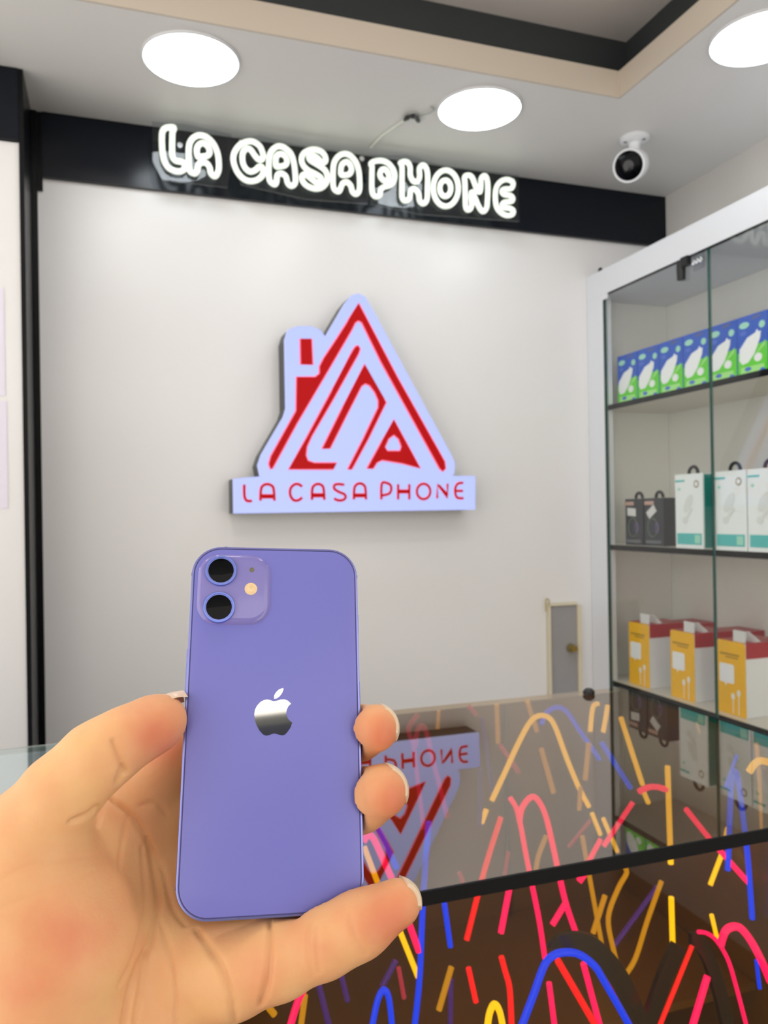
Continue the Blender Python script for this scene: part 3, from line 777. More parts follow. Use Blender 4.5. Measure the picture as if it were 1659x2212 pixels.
NEON = lambda n, c, e: emitter(n, c, e, 0.12)
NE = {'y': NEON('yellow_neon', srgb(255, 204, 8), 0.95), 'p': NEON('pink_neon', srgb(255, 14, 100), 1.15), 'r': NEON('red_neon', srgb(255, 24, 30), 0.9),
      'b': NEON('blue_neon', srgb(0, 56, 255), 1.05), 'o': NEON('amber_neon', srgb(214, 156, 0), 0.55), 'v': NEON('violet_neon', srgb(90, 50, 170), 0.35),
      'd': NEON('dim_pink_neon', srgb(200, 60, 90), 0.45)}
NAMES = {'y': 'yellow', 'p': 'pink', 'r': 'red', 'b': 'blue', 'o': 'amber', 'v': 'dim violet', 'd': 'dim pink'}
TUBES = [  # colour, plane (distance from the camera's wall of the counter), radius, trace; many stand in for mirror reflections
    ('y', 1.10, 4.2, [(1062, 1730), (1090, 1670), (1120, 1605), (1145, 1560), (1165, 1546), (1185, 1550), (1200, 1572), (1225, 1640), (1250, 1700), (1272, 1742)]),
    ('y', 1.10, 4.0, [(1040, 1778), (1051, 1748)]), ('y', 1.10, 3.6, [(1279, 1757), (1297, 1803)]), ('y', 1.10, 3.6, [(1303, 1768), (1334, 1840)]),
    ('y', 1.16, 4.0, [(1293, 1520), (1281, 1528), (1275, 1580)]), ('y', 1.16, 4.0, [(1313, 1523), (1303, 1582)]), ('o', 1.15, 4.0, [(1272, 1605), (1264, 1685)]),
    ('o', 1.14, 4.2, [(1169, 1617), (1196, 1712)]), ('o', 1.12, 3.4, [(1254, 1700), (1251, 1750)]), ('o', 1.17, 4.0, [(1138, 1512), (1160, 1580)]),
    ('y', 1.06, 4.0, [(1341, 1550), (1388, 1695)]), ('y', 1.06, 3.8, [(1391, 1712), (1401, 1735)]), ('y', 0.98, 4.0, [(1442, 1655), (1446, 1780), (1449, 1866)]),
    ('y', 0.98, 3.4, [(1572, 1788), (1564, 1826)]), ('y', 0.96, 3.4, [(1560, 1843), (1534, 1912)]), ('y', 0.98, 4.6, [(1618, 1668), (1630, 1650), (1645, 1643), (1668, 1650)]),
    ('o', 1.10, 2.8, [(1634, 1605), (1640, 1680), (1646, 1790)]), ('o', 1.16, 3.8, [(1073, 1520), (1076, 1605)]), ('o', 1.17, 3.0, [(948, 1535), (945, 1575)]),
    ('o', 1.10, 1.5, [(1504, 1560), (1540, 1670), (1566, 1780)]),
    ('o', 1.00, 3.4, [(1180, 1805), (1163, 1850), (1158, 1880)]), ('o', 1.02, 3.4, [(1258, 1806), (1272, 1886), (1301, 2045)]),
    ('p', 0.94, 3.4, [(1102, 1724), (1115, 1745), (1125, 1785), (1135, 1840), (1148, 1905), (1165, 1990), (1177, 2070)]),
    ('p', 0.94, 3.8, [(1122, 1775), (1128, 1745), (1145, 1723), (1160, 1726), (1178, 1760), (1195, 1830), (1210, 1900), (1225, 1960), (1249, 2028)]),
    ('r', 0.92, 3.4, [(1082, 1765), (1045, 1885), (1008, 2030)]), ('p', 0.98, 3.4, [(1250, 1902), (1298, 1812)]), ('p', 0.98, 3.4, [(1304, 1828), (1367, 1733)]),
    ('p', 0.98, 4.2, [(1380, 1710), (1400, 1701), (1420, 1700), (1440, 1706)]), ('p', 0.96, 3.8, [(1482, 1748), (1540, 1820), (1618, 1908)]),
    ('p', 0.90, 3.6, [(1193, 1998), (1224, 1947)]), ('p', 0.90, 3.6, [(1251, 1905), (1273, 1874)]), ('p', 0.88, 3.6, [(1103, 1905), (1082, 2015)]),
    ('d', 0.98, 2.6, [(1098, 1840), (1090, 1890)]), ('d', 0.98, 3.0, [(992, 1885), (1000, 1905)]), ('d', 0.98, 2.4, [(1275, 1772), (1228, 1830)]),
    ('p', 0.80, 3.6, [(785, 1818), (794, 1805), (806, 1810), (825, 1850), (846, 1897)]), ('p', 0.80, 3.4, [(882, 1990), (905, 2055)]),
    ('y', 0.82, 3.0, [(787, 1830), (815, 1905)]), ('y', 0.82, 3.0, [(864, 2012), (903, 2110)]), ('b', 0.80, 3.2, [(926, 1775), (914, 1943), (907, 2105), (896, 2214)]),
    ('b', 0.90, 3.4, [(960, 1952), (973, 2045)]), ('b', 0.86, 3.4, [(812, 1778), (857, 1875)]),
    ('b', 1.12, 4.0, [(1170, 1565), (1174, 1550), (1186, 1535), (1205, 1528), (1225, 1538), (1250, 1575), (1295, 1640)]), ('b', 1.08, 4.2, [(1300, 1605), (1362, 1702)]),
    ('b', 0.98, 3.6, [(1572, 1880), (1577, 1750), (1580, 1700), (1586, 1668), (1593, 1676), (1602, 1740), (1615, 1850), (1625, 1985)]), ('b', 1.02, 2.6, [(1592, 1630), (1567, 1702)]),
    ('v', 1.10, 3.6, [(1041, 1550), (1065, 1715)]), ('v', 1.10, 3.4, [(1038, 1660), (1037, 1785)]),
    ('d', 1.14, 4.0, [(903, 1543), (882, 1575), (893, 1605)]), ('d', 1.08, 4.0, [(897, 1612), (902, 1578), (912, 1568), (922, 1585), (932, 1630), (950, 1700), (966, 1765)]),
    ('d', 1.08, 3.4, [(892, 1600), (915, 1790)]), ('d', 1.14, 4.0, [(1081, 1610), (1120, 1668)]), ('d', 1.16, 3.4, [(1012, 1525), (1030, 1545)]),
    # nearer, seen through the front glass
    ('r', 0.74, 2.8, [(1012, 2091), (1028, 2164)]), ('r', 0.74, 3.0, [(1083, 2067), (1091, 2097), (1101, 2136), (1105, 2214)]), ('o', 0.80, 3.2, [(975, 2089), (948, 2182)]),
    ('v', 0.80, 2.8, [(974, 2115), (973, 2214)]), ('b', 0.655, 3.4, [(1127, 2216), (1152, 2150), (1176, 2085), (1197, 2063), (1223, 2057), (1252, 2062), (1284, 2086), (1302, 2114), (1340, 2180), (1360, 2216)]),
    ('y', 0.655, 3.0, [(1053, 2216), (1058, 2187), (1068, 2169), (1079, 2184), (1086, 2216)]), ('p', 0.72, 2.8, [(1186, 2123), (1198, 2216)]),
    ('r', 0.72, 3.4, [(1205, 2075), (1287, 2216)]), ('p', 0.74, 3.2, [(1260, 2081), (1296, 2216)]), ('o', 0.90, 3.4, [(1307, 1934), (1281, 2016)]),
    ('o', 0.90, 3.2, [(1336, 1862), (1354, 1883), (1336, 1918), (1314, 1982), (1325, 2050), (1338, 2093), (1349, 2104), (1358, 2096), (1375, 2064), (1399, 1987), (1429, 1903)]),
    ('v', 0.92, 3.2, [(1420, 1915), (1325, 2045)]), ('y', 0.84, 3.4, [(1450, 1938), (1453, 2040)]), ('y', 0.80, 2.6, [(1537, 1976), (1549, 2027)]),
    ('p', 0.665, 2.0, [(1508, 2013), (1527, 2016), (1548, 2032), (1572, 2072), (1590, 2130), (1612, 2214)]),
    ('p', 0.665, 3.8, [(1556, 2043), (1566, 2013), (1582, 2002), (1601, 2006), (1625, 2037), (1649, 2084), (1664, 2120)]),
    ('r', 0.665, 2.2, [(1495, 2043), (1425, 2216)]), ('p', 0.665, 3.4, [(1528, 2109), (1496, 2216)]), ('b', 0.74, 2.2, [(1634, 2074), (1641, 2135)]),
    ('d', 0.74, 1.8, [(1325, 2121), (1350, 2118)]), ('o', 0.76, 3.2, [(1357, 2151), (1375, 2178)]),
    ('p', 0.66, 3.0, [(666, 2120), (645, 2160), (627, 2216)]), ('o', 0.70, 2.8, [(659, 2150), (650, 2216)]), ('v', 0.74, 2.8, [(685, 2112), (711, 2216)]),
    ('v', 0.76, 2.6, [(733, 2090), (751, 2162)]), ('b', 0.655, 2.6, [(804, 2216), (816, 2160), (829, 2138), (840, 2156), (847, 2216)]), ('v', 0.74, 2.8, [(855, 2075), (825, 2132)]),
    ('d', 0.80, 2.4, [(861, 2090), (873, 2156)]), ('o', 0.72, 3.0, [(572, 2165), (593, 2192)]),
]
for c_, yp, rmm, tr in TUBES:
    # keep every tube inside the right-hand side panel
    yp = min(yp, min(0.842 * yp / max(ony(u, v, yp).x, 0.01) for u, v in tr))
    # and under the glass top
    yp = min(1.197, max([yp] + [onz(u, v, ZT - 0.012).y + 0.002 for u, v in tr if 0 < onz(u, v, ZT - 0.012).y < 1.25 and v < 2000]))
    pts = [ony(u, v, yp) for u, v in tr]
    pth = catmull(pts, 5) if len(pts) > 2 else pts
    o = MB().tube(pth, rmm / 1000.0, 10).build('neon_or_mirrored_tube', NE[c_], ctr, smooth=True)
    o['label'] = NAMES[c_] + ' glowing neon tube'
# dark acrylic arches that carry the nearest tubes
M_arch = mat('smoked_acrylic', srgb(40, 38, 32), rough=0.25)
for yp, hw, tr in ((0.685, 0.0105, [(1205, 2060), (1217, 2043), (1250, 2040), (1275, 2046), (1302, 2068), (1330, 2102), (1352, 2140), (1385, 2216)]),
                   (0.69, 0.0075, [(1495, 2035), (1507, 2034), (1524, 2052), (1539, 2084), (1556, 2136), (1576, 2216)]),
                   (0.70, 0.009, [(1470, 2045), (1440, 2110), (1405, 2216)])):
    P = catmull([ony(u, v, yp) for u, v in tr], 5)
    L, Rr = [], []
    for i in range(len(P)):
        tdir = (P[min(i + 1, len(P) - 1)] - P[max(i - 1, 0)]).normalized()
        nn = Vector((-tdir.z, 0, tdir.x))
        L.append(P[i] + nn * hw)
        Rr.append(P[i] - nn * hw)
    MB().prism(L + Rr[::-1], (0, 0.006, 0)).build('arch_board', M_arch, ctr)

lc = thing('white_counter', (-0.6, 0.92, 0), 'clear glass-topped white counter at the left, behind the hand', 'counter')
MB().box((-1.3, YA, ZT - 0.006), (XA - 0.006, YE_, ZT)).build('glass_top', G_clear, lc)
MB().box((-1.3, YE_ + 0.0002, ZT - 0.0075), (XA - 0.006, YE_ + 0.0016, ZT + 0.0004)).build('glass_edge', mat('pale_glass_edge', srgb(168, 176, 172), rough=0.3), lc)
MB().box((-1.3, YA + 0.01, 0.0), (XA - 0.012, YE_ - 0.01, 0.90)).build('body', M_white, lc)
MB().box((-1.3, YE_ - 0.0095, 0.0), (XA - 0.012, YE_ - 0.004, ZT - 0.0065)).build('back_panel', M_white, lc)
MB().box((-1.3, YA + 0.004, 0.0), (XA - 0.012, YA + 0.0095, ZT - 0.0065)).build('front_panel', M_white, lc)

# ------------------------------------------------------------------ the phone
PW, PH, PT = 0.0642, 0.1315, 0.0074
PTS = [(422, 1179), (775, 1187), (783, 1972), (369, 1997)]
OBJ = [(-PW / 2, PH / 2), (PW / 2, PH / 2), (PW / 2, -PH / 2), (-PW / 2, -PH / 2)]
A = []
for (X, Y), (u, v) in zip(OBJ, PTS):
    u -= 829.5; v -= 1106
    A += [[X, Y, 1, 0, 0, 0, -u * X, -u * Y, -u], [0, 0, 0, X, Y, 1, -v * X, -v * Y, -v]]
Hm = np.linalg.svd(np.array(A))[2][-1].reshape(3, 3)
B = np.diag([1 / F, 1 / F, 1]) @ Hm
if B[2, 2] < 0: B = -B
sc_ = 2 / (np.linalg.norm(B[:, 0]) + np.linalg.norm(B[:, 1]))
c2w = lambda q: RT * q[0] - UP * q[1] + FW * q[2]
px_ = c2w(B[:, 0]).normalized()
py_ = c2w(B[:, 1])
py_ = (py_ - px_ * py_.dot(px_)).normalized()
pz_ = px_.cross(py_)
pc = CAM + c2w(B[:, 2] * sc_)
PM = Matrix.Identity(4)
for i in range(3):
    PM[i][0], PM[i][1], PM[i][2], PM[i][3] = px_[i], py_[i], pz_[i], pc[i]
PMI = PM.inverted()


def loc(u, v, z=0.0):
    """where the line of sight meets the phone's own plane at height z (phone coordinates)"""
    o = PMI @ CAM
    d = PMI.to_3x3() @ ray(u, v)
    return o + d * ((z - o.z) / d.z)


phone = thing('smartphone', (0, 0, 0), 'lavender smartphone held upright in the hand, its back turned to the view', 'phone')
phone.matrix_world = PM
M_pframe = mat('lavender_metal_frame', srgb(140, 145, 215), rough=0.28, metal=0.75)
M_pback = mat('lavender_back_glass', srgb(120, 121, 200), rough=0.30, spec=0.35)
M_pbump = mat('lavender_bump_glass', srgb(130, 124, 192), rough=0.07, spec=0.6)
M_ring = mat('lavender_lens_ring', srgb(120, 136, 214), rough=0.2, metal=0.6)
M_lens = mat('camera_lens_glass', srgb(3, 4, 7), rough=0.03, spec=0.12)
M_emb = mat('mirror_emblem', (0.62, 0.62, 0.59), rough=0.04, metal=1.0)
M_ant = mat('antenna_band', srgb(84, 84, 150), rough=0.45)


def stack(layers, n=10):
    """rounded-rectangle solid from (w, h, r, z) layers"""
    mb = MB()
    rings = [[(x, y, z) for x, y in round_rect(w_, h_, r_, n)] for (w_, h_, r_, z) in layers]
    k = len(rings[0])
    vs = [q for rg in rings for q in rg]
    fs = []
    for i in range(len(rings) - 1):
        for j in range(k):
            j2 = (j + 1) % k
            fs.append([i * k + j, i * k + j2, (i + 1) * k + j2, (i + 1) * k + j])
    fs.append(list(range(k))[::-1])
    fs.append([(len(rings) - 1) * k + j for j in range(k)])
    mb.add(vs, fs)
    return mb


CR = 0.0112
stack([(PW - 0.0008, PH - 0.0008, CR - 0.0004, -PT), (PW, PH, CR, -PT + 0.0004), (PW, PH, CR, -0.0007), (PW - 0.0003, PH - 0.0003, CR - 0.00015, -0.0003), (PW - 0.0012, PH - 0.0012, CR - 0.0006, -0.00018)]).build('frame', M_pframe, phone, smooth=True, local=True)
stack([(PW - 0.0016, PH - 0.0016, CR - 0.0008, -0.0004), (PW - 0.0016, PH - 0.0016, CR - 0.0008, -0.00012)]).build('seam', mat('dark_seam', srgb(62, 62, 120), rough=0.5), phone, local=True)
stack([(PW - 0.0025, PH - 0.0025, CR - 0.00125, -0.0003), (PW - 0.0025, PH - 0.0025, CR - 0.00125, -0.0001), (PW - 0.0030, PH - 0.0030, CR - 0.0015, 0.0)]).build('back_glass', M_pback, phone, smooth=True, local=True)
stack([(PW - 0.003, PH - 0.003, CR - 0.0015, -PT - 0.0003), (PW - 0.0026, PH - 0.0026, CR - 0.0013, -PT - 0.0001)]).build('screen', mat('dark_screen', srgb(6, 6, 8), rough=0.05), phone, local=True)
bcx = loc(506, 1273)
bw = 0.0262
b = stack([(bw + 0.0014, bw + 0.0014, 0.0079, 0.00005), (bw + 0.0004, bw + 0.0004, 0.0074, 0.0005), (bw - 0.0004, bw - 0.0004, 0.0070, 0.0009), (bw - 0.0016, bw - 0.0016, 0.0064, 0.0011), (bw - 0.004, bw - 0.004, 0.0052, 0.00115)])
b.v = [q + Vector((bcx.x, bcx.y, 0)) for q in b.v]
bump = b.build('camera_bump', M_pbump, phone, smooth=True, local=True)
for (u, v) in ((477.5, 1232), (473, 1311)):
    q = loc(u, v, 0.0022)
    ln = MB().lathe([(0.0060, 0.0005), (0.0060, 0.0020), (0.0058, 0.0023), (0.0052, 0.0023), (0.0051, 0.0020)], (q.x, q.y, 0), (0, 0, 1), 40).build('lens_ring', M_ring, bump, smooth=True, local=True)
    MB().lathe([(0.00505, 0.0012), (0.00505, 0.00198), (0.0035, 0.0021), (0.0015, 0.00216)], (q.x, q.y, 0), (0, 0, 1), 40).build('lens', M_lens, bump, smooth=True, local=True)
q = loc(542, 1272, 0.0012)
MB().lathe([(0.0024, 0.0008), (0.0024, 0.00118), (0.0022, 0.00125)], (q.x, q.y, 0), (0, 0, 1), 24).build('flash', mat('flash_amber', srgb(236, 206, 160), rough=0.25, noise=0.2, nscale=900), bump, smooth=True, local=True)
q = loc(544, 1231, 0.0012)
MB().lathe([(0.0010, 0.0008), (0.0010, 0.00118)], (q.x, q.y, 0), (0, 0, 1), 18).build('microphone', mat('mic_grille', srgb(112, 108, 96), rough=0.5), bump, smooth=True, local=True)
eo = (520, 1460, 140 / 1659)
EB = [(850, 650), (930, 635), (1020, 607), (1110, 600), (1200, 630), (1290, 710), (1225, 770), (1180, 860), (1165, 950), (1185, 1050), (1235, 1130), (1315, 1200), (1270, 1330), (1200, 1430), (1130, 1505), (1070, 1525), (990, 1510), (920, 1485), (850, 1475), (790, 1490), (720, 1520), (640, 1530), (570, 1500), (480, 1400), (410, 1270), (360, 1130), (345, 980), (365, 860), (420, 760), (500, 670), (590, 620), (680, 605), (760, 620), (810, 642)]
EL = [(850, 590), (855, 500), (900, 420), (980, 345), (1090, 310), (1095, 350), (1060, 440), (1000, 520), (930, 575)]
mb = MB()
for pl in (EB, EL):
    P = [loc(eo[0] + x * eo[2], eo[1] + y * eo[2]) for x, y in pl]
    mb.prism([(q.x, q.y, 0.00002) for q in P], (0, 0, 0.00005))
tag(mb.build('emblem', M_emb, phone, local=True), 'mirror-finish apple emblem with a bite and a leaf')
for side, yy in ((-1, 0.0545), (-1, -0.055), (1, 0.0545), (1, -0.055)):
    MB().box((side * (PW / 2 - 0.0003), yy - 0.0006, -PT + 0.0008), (side * (PW / 2 + 0.00004), yy + 0.0006, -0.0004)).build('antenna_line', M_ant, phone, local=True)
for xx, sg in ((-0.0195, 1), (0.018, -1)):
    MB().box((xx - 0.0006, sg * (PH / 2 - 0.0003), -PT + 0.0008), (xx + 0.0006, sg * (PH / 2 + 0.00004), -0.0004)).build('antenna_line', M_ant, phone, local=True)
for yy, hh in ((0.036, 0.0035), (0.005, 0.0045), (0.009, 0.0045)):
    MB().box((PW / 2 - 0.0002, yy - hh, -0.0050), (PW / 2 + 0.0004, yy + hh, -0.0024)).build('side_button', M_pframe, phone, local=True)
MB().box((-PW / 2 - 0.0004, 0.018 - 0.008, -0.0050), (-PW / 2 + 0.0002, 0.018 + 0.008, -0.0024)).build('side_button', M_pframe, phone, local=True)

# ------------------------------------------------------------------ the hand: one blended surface in the phone's own coordinates
VOX = 0.0009
lo3 = np.array([-0.215, -0.195, -0.075])
hi3 = np.array([0.066, 0.040, 0.042])
dims = np.ceil((hi3 - lo3) / VOX).astype(int)
gx = (lo3[0] + VOX * np.arange(dims[0])).astype(np.float32)
gy = (lo3[1] + VOX * np.arange(dims[1])).astype(np.float32)
gz = (lo3[2] + VOX * np.arange(dims[2])).astype(np.float32)
BIG = np.float32(0.05)


def px_r(u, v, z, rp):
    """radius in metres of something rp pixels wide at that spot"""
    p = loc(u, v, z)
    d = ((PM @ p) - CAM).dot(FW)
    return rp * d / F


def J(u, v, z, rp):
    p = loc(u, v, z)
    return (np.array(p, dtype=np.float32), np.float32(px_r(u, v, z, rp)))


def cone_field(field, a, b, k):
    """smooth-union a tapered capsule into field, only where it can matter"""
    (pa, ra), (pb, rb) = a, b
    mg = max(ra, rb) + 0.014
    mn = np.minimum(pa, pb) - mg
    mx = np.maximum(pa, pb) + mg
    i0 = np.clip(np.floor((mn - lo3) / VOX).astype(int), 0, dims)
    i1 = np.clip(np.ceil((mx - lo3) / VOX).astype(int), 0, dims)
    if np.any(i1 <= i0): return
    sx, sy, sz = (slice(i0[q], i1[q]) for q in range(3))
    X = gx[sx][:, None, None]; Y = gy[sy][None, :, None]; Z = gz[sz][None, None, :]
    ba = pb - pa
    l2 = float(ba @ ba) + 1e-9
    h = np.clip(((X - pa[0]) * ba[0] + (Y - pa[1]) * ba[1] + (Z - pa[2]) * ba[2]) / l2, 0, 1)
    d = np.sqrt((X - pa[0] - h * ba[0]) ** 2 + (Y - pa[1] - h * ba[1]) ** 2 + (Z - pa[2] - h * ba[2]) ** 2) - (ra + (rb - ra) * h)
    f = field[sx, sy, sz]
    t_ = np.clip(0.5 + 0.5 * (d - f) / k, 0, 1)
    field[sx, sy, sz] = d + (f - d) * t_ - k * t_ * (1 - t_)


def chain(js, k=0.003):
    f = np.full(tuple(dims), BIG, dtype=np.float32)
    for a, b in zip(js[:-1], js[1:]):
        cone_field(f, a, b, k)
    return f


def smin(f, g, k):
    t_ = np.clip(0.5 + 0.5 * (g - f) / k, 0, 1)
    return g + (f - g) * t_ - k * t_ * (1 - t_)


THUMB = [J(352, 1556, 0.001, 50), J(330, 1566, 0.003, 56), J(268, 1598, 0.009, 62), J(206, 1640, 0.010, 72), J(130, 1716, 0.006, 80), J(70, 1800, 0.000, 96)]
INDEX = [J(330, 1720, -0.036, 70), J(470, 1540, -0.030, 62), J(590, 1480, -0.024, 56), J(670, 1470, -0.020, 50)]
MIDDLE = [J(350, 1800, -0.038, 72), J(560, 1640, -0.036, 62), J(710, 1596, -0.024, 60), J(772, 1583, -0.011, 58), J(810, 1573, -0.001, 51)]
RING = [J(370, 1900, -0.038, 74), J(560, 1800, -0.036, 64), J(715, 1752, -0.025, 66), J(778, 1728, -0.011, 66), J(824, 1709, 0.000, 57)]
PINKY = [J(300, 2090, -0.032, 110), J(500, 2092, -0.018, 96), J(600, 2066, -0.010, 82), J(700, 2030, -0.003, 72), J(775, 1996, 0.001, 66), J(858, 1951, 0.002, 51)]
palm = np.full(tuple(dims), BIG, dtype=np.float32)
for a, b, k in ((J(70, 1800, -0.002, 98), J(60, 1900, -0.008, 150), 0.010), (J(60, 1900, -0.008, 150), J(120, 2060, -0.012, 165), 0.012), (J(120, 2060, -0.012, 165), J(60, 2260, -0.020, 170), 0.012),
                (J(110, 1860, -0.026, 100), J(330, 1745, -0.038, 80), 0.010), (J(330, 1745, -0.038, 80), J(370, 1900, -0.040, 86), 0.010),
                (J(370, 1900, -0.040, 86), J(360, 2080, -0.034, 120), 0.010), (J(360, 2080, -0.034, 120), J(300, 2330, -0.030, 150), 0.012),
                (J(200, 1900, -0.034, 110), J(200, 2200, -0.032, 170), 0.012), (J(100, 2280, -0.024, 190), J(-100, 2560, -0.036, 190), 0.014),
                (J(-100, 2560, -0.036, 190), J(-420, 3000, -0.044, 200), 0.014)):
    cone_field(palm, a, b, k)
field = palm
field = smin(field, chain(THUMB, 0.006), np.float32(0.005))
fing = chain(INDEX)
for ch in (MIDDLE, RING): fing = smin(fing, chain(ch), np.float32(0.0015))
field = smin(field, fing, np.float32(0.006))
field = smin(field, chain(PINKY, 0.005), np.float32(0.004))
# the phone presses into the skin: keep the flesh out of it
hx, hy = PW / 2 - CR, PH / 2 - CR
qx = np.maximum(np.abs(gx) - hx, 0)[:, None]; qy = np.maximum(np.abs(gy) - hy, 0)[None, :]
inner = np.minimum(np.maximum(np.abs(gx)[:, None] - hx, np.abs(gy)[None, :] - hy), 0)
d2 = np.sqrt(qx ** 2 + qy ** 2) + inner - CR
dz_ = np.abs(gz + PT / 2) - PT / 2
dph = np.maximum(d2[:, :, None], dz_[None, None, :]) - 0.0007
kk = np.float32(0.0015)
g = -dph.astype(np.float32)
t_ = np.clip(0.5 - 0.5 * (g - field) / kk, 0, 1)
field = g + (field - g) * t_ + kk * t_ * (1 - t_)
del palm, fing, dph, g, t_


def surface_nets(f):
    ins = f < 0
    nx, ny, nz = f.shape
    acc = np.zeros((nx - 1, ny - 1, nz - 1, 3), np.float32)
    cnt = np.zeros((nx - 1, ny - 1, nz - 1), np.float32)
    cs = [(i, j, k) for i in (0, 1) for j in (0, 1) for k in (0, 1)]
    allin = np.ones((nx - 1, ny - 1, nz - 1), bool); anyin = np.zeros_like(allin)
    for (i, j, k) in cs:
        q = ins[i:nx - 1 + i, j:ny - 1 + j, k:nz - 1 + k]
        allin &= q; anyin |= q
    act = anyin & ~allin
    idx = np.argwhere(act)
    P = np.zeros((len(idx), 3)); C = np.zeros(len(idx))
    val = {c_: f[idx[:, 0] + c_[0], idx[:, 1] + c_[1], idx[:, 2] + c_[2]] for c_ in cs}
    for a in cs:
        for b_ in cs:
            if a < b_ and sum(abs(a[q] - b_[q]) for q in range(3)) == 1:
                va, vb = val[a], val[b_]
                mk = (va < 0) != (vb < 0)
                t1 = np.where(mk, va / np.where(mk, va - vb, 1), 0)
                pt = np.array(a)[None] + t1[:, None] * (np.array(b_) - np.array(a))[None]
                P += pt * mk[:, None]; C += mk
    P = idx + P / C[:, None]
    vid = np.full(act.shape, -1, np.int64)
    vid[act] = np.arange(len(idx))
    faces = []
    for axis in range(3):
        a0 = [slice(None)] * 3; a1 = [slice(None)] * 3
        a0[axis] = slice(0, -1); a1[axis] = slice(1, None)
        ch = ins[tuple(a0)] != ins[tuple(a1)]
        e = np.argwhere(ch)
        o1, o2 = [q for q in range(3) if q != axis]
        e = e[(e[:, o1] > 0) & (e[:, o2] > 0) & (e[:, o1] < act.shape[o1]) & (e[:, o2] < act.shape[o2])]
        sgn = ins[e[:, 0], e[:, 1], e[:, 2]]

        def at(d1, d2_):
            q = e.copy(); q[:, o1] -= d1; q[:, o2] -= d2_
            return vid[q[:, 0], q[:, 1], q[:, 2]]
        quad = np.stack([at(1, 1), at(0, 1), at(0, 0), at(1, 0)], 1)
        if axis == 1: sgn = ~sgn
        quad[~sgn] = quad[~sgn][:, ::-1]
        faces.append(quad)
    F_ = np.concatenate(faces)
    return P, F_[(F_ >= 0).all(1)]


for q in range(3):   # close the forearm where it ends, well outside the picture
    fs_ = [slice(None)] * 3
    for e_ in (0, -1):
        fs_[q] = e_
        field[tuple(fs_)] = np.maximum(field[tuple(fs_)], 0.0004)
V, Q = surface_nets(field)
V = lo3 + V * VOX
# smooth a little (Laplacian on the quads' edges)
E1 = np.concatenate([Q[:, [0, 1]], Q[:, [1, 2]], Q[:, [2, 3]], Q[:, [3, 0]]])
deg = np.bincount(np.concatenate([E1[:, 0], E1[:, 1]]), minlength=len(V))[:, None]
for _ in range(6):
    S = np.zeros_like(V)
    for k in range(3):
        S[:, k] = np.bincount(E1[:, 0], V[E1[:, 1], k], len(V)) + np.bincount(E1[:, 1], V[E1[:, 0], k], len(V))
    V = V + 0.5 * (S / np.maximum(deg, 1) - V)


def vnormals(V, Q):
    n = np.cross(V[Q[:, 2]] - V[Q[:, 0]], V[Q[:, 3]] - V[Q[:, 1]])
    N = np.zeros_like(V)
    for k in range(4):
        for c_ in range(3): N[:, c_] += np.bincount(Q[:, k], n[:, c_], len(V))
    return N / np.maximum(np.linalg.norm(N, axis=1, keepdims=True), 1e-12)


N = vnormals(V, Q)
# skin folds: each is a shallow groove along a line across the palm or a joint (traced on the hand, depth and width in mm)
CREASES = [(0.9, 0.9, [(263, 1655), (252, 1690), (268, 1662)]), (1.3, 1.0, [(242, 1600), (258, 1640), (272, 1668)]), (1.4, 1.0, [(150, 1775), (190, 1760), (212, 1745), (210, 1785)]),
           (1.5, 1.2, [(238, 1727), (285, 1765), (316, 1810), (332, 1880), (341, 1950), (325, 2030), (300, 2080), (278, 2150), (262, 2230)]),
           (0.9, 0.9, [(316, 1810), (350, 1880), (372, 1960), (400, 2000)]), (1.0, 0.9, [(345, 1990), (362, 2050), (372, 2110), (380, 2212)]),
           (0.8, 0.8, [(305, 1830), (312, 1950), (290, 2060), (255, 2130)]), (1.0, 1.0, [(318, 2050), (305, 2120), (290, 2212)]),
           (0.7, 0.8, [(275, 1760), (262, 1830), (258, 1880)]), (0.6, 0.8, [(360, 1760), (335, 1735), (300, 1740)]),
           (1.7, 1.2, [(424, 2010), (460, 2060), (485, 2110), (500, 2160), (508, 2225)]), (1.7, 1.2, [(582, 1990), (582, 2060), (577, 2120), (562, 2170)]),
           (0.6, 0.9, [(668, 1995), (664, 2040), (676, 2110)]), (0.6, 0.9, [(683, 2000), (684, 2050), (690, 2100)]), (0.8, 1.0, [(755, 1975), (765, 2020), (790, 2060)]),
           (0.4, 0.8, [(0, 1900), (80, 1865), (190, 1850)]), (0.3, 0.8, [(0, 1960), (90, 1930), (200, 1880)])]
NF = (np.array(PMI.to_3x3() @ (CAM - PM.translation)))
camL = np.array(PMI @ CAM)
PMn = np.array(PM)
Wp = V @ PMn[:3, :3].T + PMn[:3, 3]
rel = Wp - np.array(CAM)
dep = rel @ np.array(FW)
U_ = 829.5 + F * (rel @ np.array(RT)) / dep
V_ = 1106 - F * (rel @ np.array(UP)) / dep
face_cam = np.clip(((camL - V) * N).sum(1) / np.linalg.norm(camL - V, axis=1), 0, 1)
disp = np.zeros(len(V))
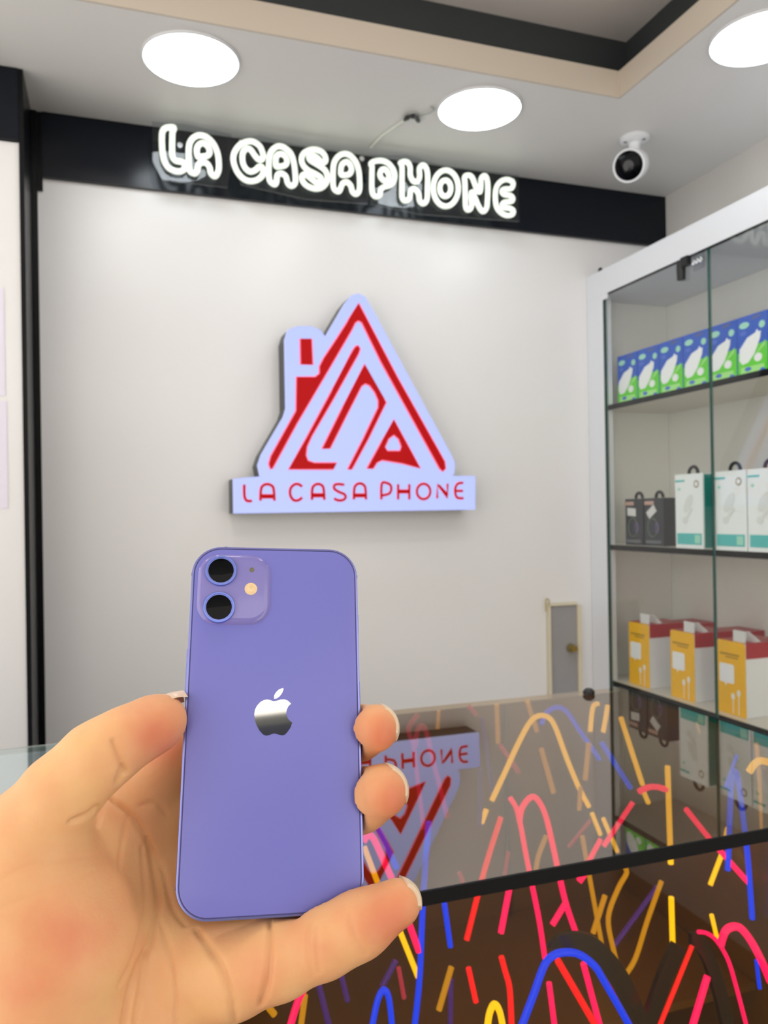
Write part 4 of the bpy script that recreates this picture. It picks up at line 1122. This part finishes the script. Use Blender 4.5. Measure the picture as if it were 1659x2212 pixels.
for depth, width, pl in CREASES:
    P = np.array([(q.x, q.y) for q in catmull([(a_, b_, 0) for a_, b_ in pl], 5)])
    best = np.full(len(V), 1e9)
    L_ = len(P)
    for i in range(L_ - 1):
        a_, b_ = P[i], P[i + 1]
        ab = b_ - a_
        tt = np.clip(((U_ - a_[0]) * ab[0] + (V_ - a_[1]) * ab[1]) / (ab @ ab + 1e-9), 0, 1)
        fade = np.minimum(1, 4 * np.minimum((i + tt) / (L_ - 1), 1 - (i + tt) / (L_ - 1)) + 0.25)
        dd = np.hypot(U_ - a_[0] - tt * ab[0], V_ - a_[1] - tt * ab[1]) / np.maximum(fade, 0.05) ** 0.35
        best = np.minimum(best, dd)
    wpx = width * 0.001 * F / np.maximum(dep, 0.05)
    gsn = np.exp(-(best / wpx) ** 2)
    lip = np.exp(-(best / (3.2 * wpx)) ** 2)
    disp += (-depth * 0.001 * gsn + 0.22 * depth * 0.001 * lip) * np.minimum(1, face_cam * 2)
V = V + N * disp[:, None]
# redness of the skin: finger pads, thumb pad and the ball of the thumb
flush = np.zeros(len(V))
for (u, v, rp, s_) in ((345, 1590, 70, 0.8), (850, 1730, 60, 0.8), (830, 1590, 55, 0.9), (840, 1985, 75, 0.9), (130, 2010, 110, 0.55), (60, 2110, 110, 0.45), (560, 2110, 60, 0.4), (700, 2060, 60, 0.3), (740, 1960, 60, .2)):
    flush = np.maximum(flush, s_ * np.exp(-((U_ - u) ** 2 + (V_ - v) ** 2) / rp ** 2))
# wrist below the frame stays open-ended off frame
me = bpy.data.meshes.new('hand')
me.from_pydata(V.tolist(), [], Q.tolist())
at_ = me.attributes.new('flush', 'FLOAT', 'POINT')
at_.data.foreach_set('value', flush.astype(np.float32))
for p in me.polygons: p.use_smooth = True
bm = bmesh.new(); bm.from_mesh(me); bmesh.ops.recalc_face_normals(bm, faces=bm.faces)
bm.to_mesh(me); bm.free()

M_skin = bpy.data.materials.new('skin')
M_skin.use_nodes = True
nt = M_skin.node_tree
p = nt.nodes['Principled BSDF']
p.inputs['Roughness'].default_value = 0.48
p.inputs['Specular IOR Level'].default_value = 0.35
p.inputs['Subsurface Weight'].default_value = 0.25
p.inputs['Subsurface Radius'].default_value = (1.0, 0.35, 0.18)
p.inputs['Subsurface Scale'].default_value = 0.004
tc = nt.nodes.new('ShaderNodeTexCoord')
n1 = nt.nodes.new('ShaderNodeTexNoise'); n1.inputs['Scale'].default_value = 55; n1.inputs['Detail'].default_value = 4
nt.links.new(tc.outputs['Object'], n1.inputs['Vector'])
at2 = nt.nodes.new('ShaderNodeAttribute'); at2.attribute_name = 'flush'
ad = nt.nodes.new('ShaderNodeMath'); ad.operation = 'MULTIPLY_ADD'
ad.inputs[1].default_value = 0.9; ad.inputs[2].default_value = -0.30
nt.links.new(n1.outputs['Fac'], ad.inputs[0])
sm = nt.nodes.new('ShaderNodeMath'); sm.operation = 'ADD'; sm.use_clamp = True
nt.links.new(ad.outputs[0], sm.inputs[0]); nt.links.new(at2.outputs['Fac'], sm.inputs[1])
mx = nt.nodes.new('ShaderNodeMix'); mx.data_type = 'RGBA'
mx.inputs[6].default_value = (*srgb(234, 186, 132), 1)
mx.inputs[7].default_value = (*srgb(220, 134, 98), 1)
nt.links.new(sm.outputs[0], mx.inputs[0])
nt.links.new(mx.outputs[2], p.inputs['Base Color'])
n2 = nt.nodes.new('ShaderNodeTexNoise'); n2.inputs['Scale'].default_value = 420; n2.inputs['Detail'].default_value = 3
nt.links.new(tc.outputs['Object'], n2.inputs['Vector'])
bp = nt.nodes.new('ShaderNodeBump'); bp.inputs['Strength'].default_value = 0.22; bp.inputs['Distance'].default_value = 0.0006
nt.links.new(n2.outputs['Fac'], bp.inputs['Height'])
nt.links.new(bp.outputs['Normal'], p.inputs['Normal'])
me.materials.append(M_skin)
hand = bpy.data.objects.new('hand', me)
COL.objects.link(hand)
hand.matrix_world = PM
tag(hand, "person's bare left hand gripping the lavender phone, thumb on its left edge", 'hand')
M_nail = mat('fingernail', srgb(232, 204, 180), rough=0.25, spec=0.6)
M_nailtip = mat('fingernail_tip', srgb(226, 204, 176), rough=0.3)


def nail(u, v, z, rp, a0, a1, zb, zf, tilt=(0, 0)):
    """curved plate round a fingertip: arc a0..a1 (degrees, image sense, y up), running along the finger from zb to zf"""
    c0 = loc(u, v, z)
    r0 = px_r(u, v, z, rp)
    mb = MB()
    na, nb = 14, 8
    vs = []
    for lay in (0, 1):
        for i in range(nb + 1):
            tz = i / nb
            zz = zb + (zf - zb) * tz
            for j in range(na + 1):
                s_ = j / na * 2 - 1
                wide = 1 - 0.45 * max(0, tz - 0.7) ** 2 / 0.09 * 0.6 - 0.5 * max(0, 0.3 - tz) ** 2 / 0.09 * 0.5
                a = math.radians((a0 + a1) / 2 + s_ * wide * (a1 - a0) / 2)
                zq = max(0.0, zz) / zf
                rr = r0 * (1.0 - 0.15 * zq * zq) + (0.0005 if lay else -0.0010)
                vs.append((c0.x + rr * math.cos(a) + tilt[0] * zz, c0.y + rr * math.sin(a) + tilt[1] * zz, c0.z + zz))
    K = (nb + 1) * (na + 1)
    fs = []
    for i in range(nb):
        for j in range(na):
            q = [i * (na + 1) + j, i * (na + 1) + j + 1, (i + 1) * (na + 1) + j + 1, (i + 1) * (na + 1) + j]
            fs.append([x + K for x in q]); fs.append(q[::-1])
    rim = [j for j in range(na + 1)] + [(i + 1) * (na + 1) + na for i in range(nb)] + [nb * (na + 1) + na - 1 - j for j in range(na)] + [(nb - 1 - i) * (na + 1) for i in range(nb - 1)]
    for i in range(len(rim)):
        j = (i + 1) % len(rim)
        fs.append([rim[i], rim[j], rim[j] + K, rim[i] + K])
    mb.add(vs, fs)
    o = mb.build('fingernail', M_nailtip, hand, smooth=True, local=True)
    return o


nail(810, 1573, -0.001, 51, -32, 78, -0.010, 0.0050)
nail(824, 1709, 0.000, 57, -28, 80, -0.011, 0.0054)
nail(858, 1951, 0.002, 51, -18, 76, -0.009, 0.0052)
# thumb nail: a plate along the upper side of the thumb tip
a = loc(305, 1524, 0.001); b_ = loc(393, 1488, -0.002)
mb = MB(); vs = []; na, nb = 10, 8
ax_ = (b_ - a).normalized(); side = Vector((0, 0, 1)); side = (side - ax_ * side.dot(ax_)).normalized(); nr = ax_.cross(side)
if nr.y < 0: nr = -nr
for lay in (0, 1):
    for i in range(nb + 1):
        t1 = i / nb
        for j in range(na + 1):
            s_ = j / na * 2 - 1
            wd = 0.0068 * (1 - 0.35 * max(0, t1 - 0.75) / 0.25)
            vs.append(a + (b_ - a) * t1 + side * wd * s_ + nr * (-0.0030 * s_ * s_ - 0.0012 * (2 * t1 - 1) ** 2 + 0.0005 * lay))
K = (nb + 1) * (na + 1); fs = []
for i in range(nb):
    for j in range(na):
        q = [i * (na + 1) + j, i * (na + 1) + j + 1, (i + 1) * (na + 1) + j + 1, (i + 1) * (na + 1) + j]
        fs.append([x + K for x in q]); fs.append(q[::-1])
rim = [j for j in range(na + 1)] + [(i + 1) * (na + 1) + na for i in range(nb)] + [nb * (na + 1) + na - 1 - j for j in range(na)] + [(nb - 1 - i) * (na + 1) for i in range(nb - 1)]
for i in range(len(rim)):
    j = (i + 1) % len(rim)
    fs.append([rim[i], rim[j], rim[j] + K, rim[i] + K])
mb.add(vs, fs)
mb.build('fingernail', M_nail, hand, smooth=True, local=True)

# ------------------------------------------------------------------ cupboard added behind the camera, only to darken the emblem's reflection
cup = thing('added_cupboard', (-0.2, -1.22, 0), 'added tall cupboard with beige and navy doors behind the camera, darkening the phone emblem', 'cupboard')
MB().box((-0.80, -1.25, 0.0), (0.45, -1.205, 1.955)).build('carcass', mat('cupboard_grey', srgb(120, 122, 124), rough=0.5), cup)
MB().box((-0.79, -1.2045, 0.1), (-0.155, -1.19, 1.945)).build('beige_door', mat('beige_door', srgb(176, 160, 140), rough=0.4, noise=0.1), cup)
MB().box((-0.135, -1.2045, 0.1), (0.02, -1.19, 1.92)).build('navy_door', mat('navy_door', srgb(52, 60, 84), rough=0.4, noise=0.2), cup)
MB().box((0.025, -1.2045, 0.1), (0.44, -1.19, 1.945)).build('grey_door', mat('grey_door', srgb(140, 142, 144), rough=0.4), cup)
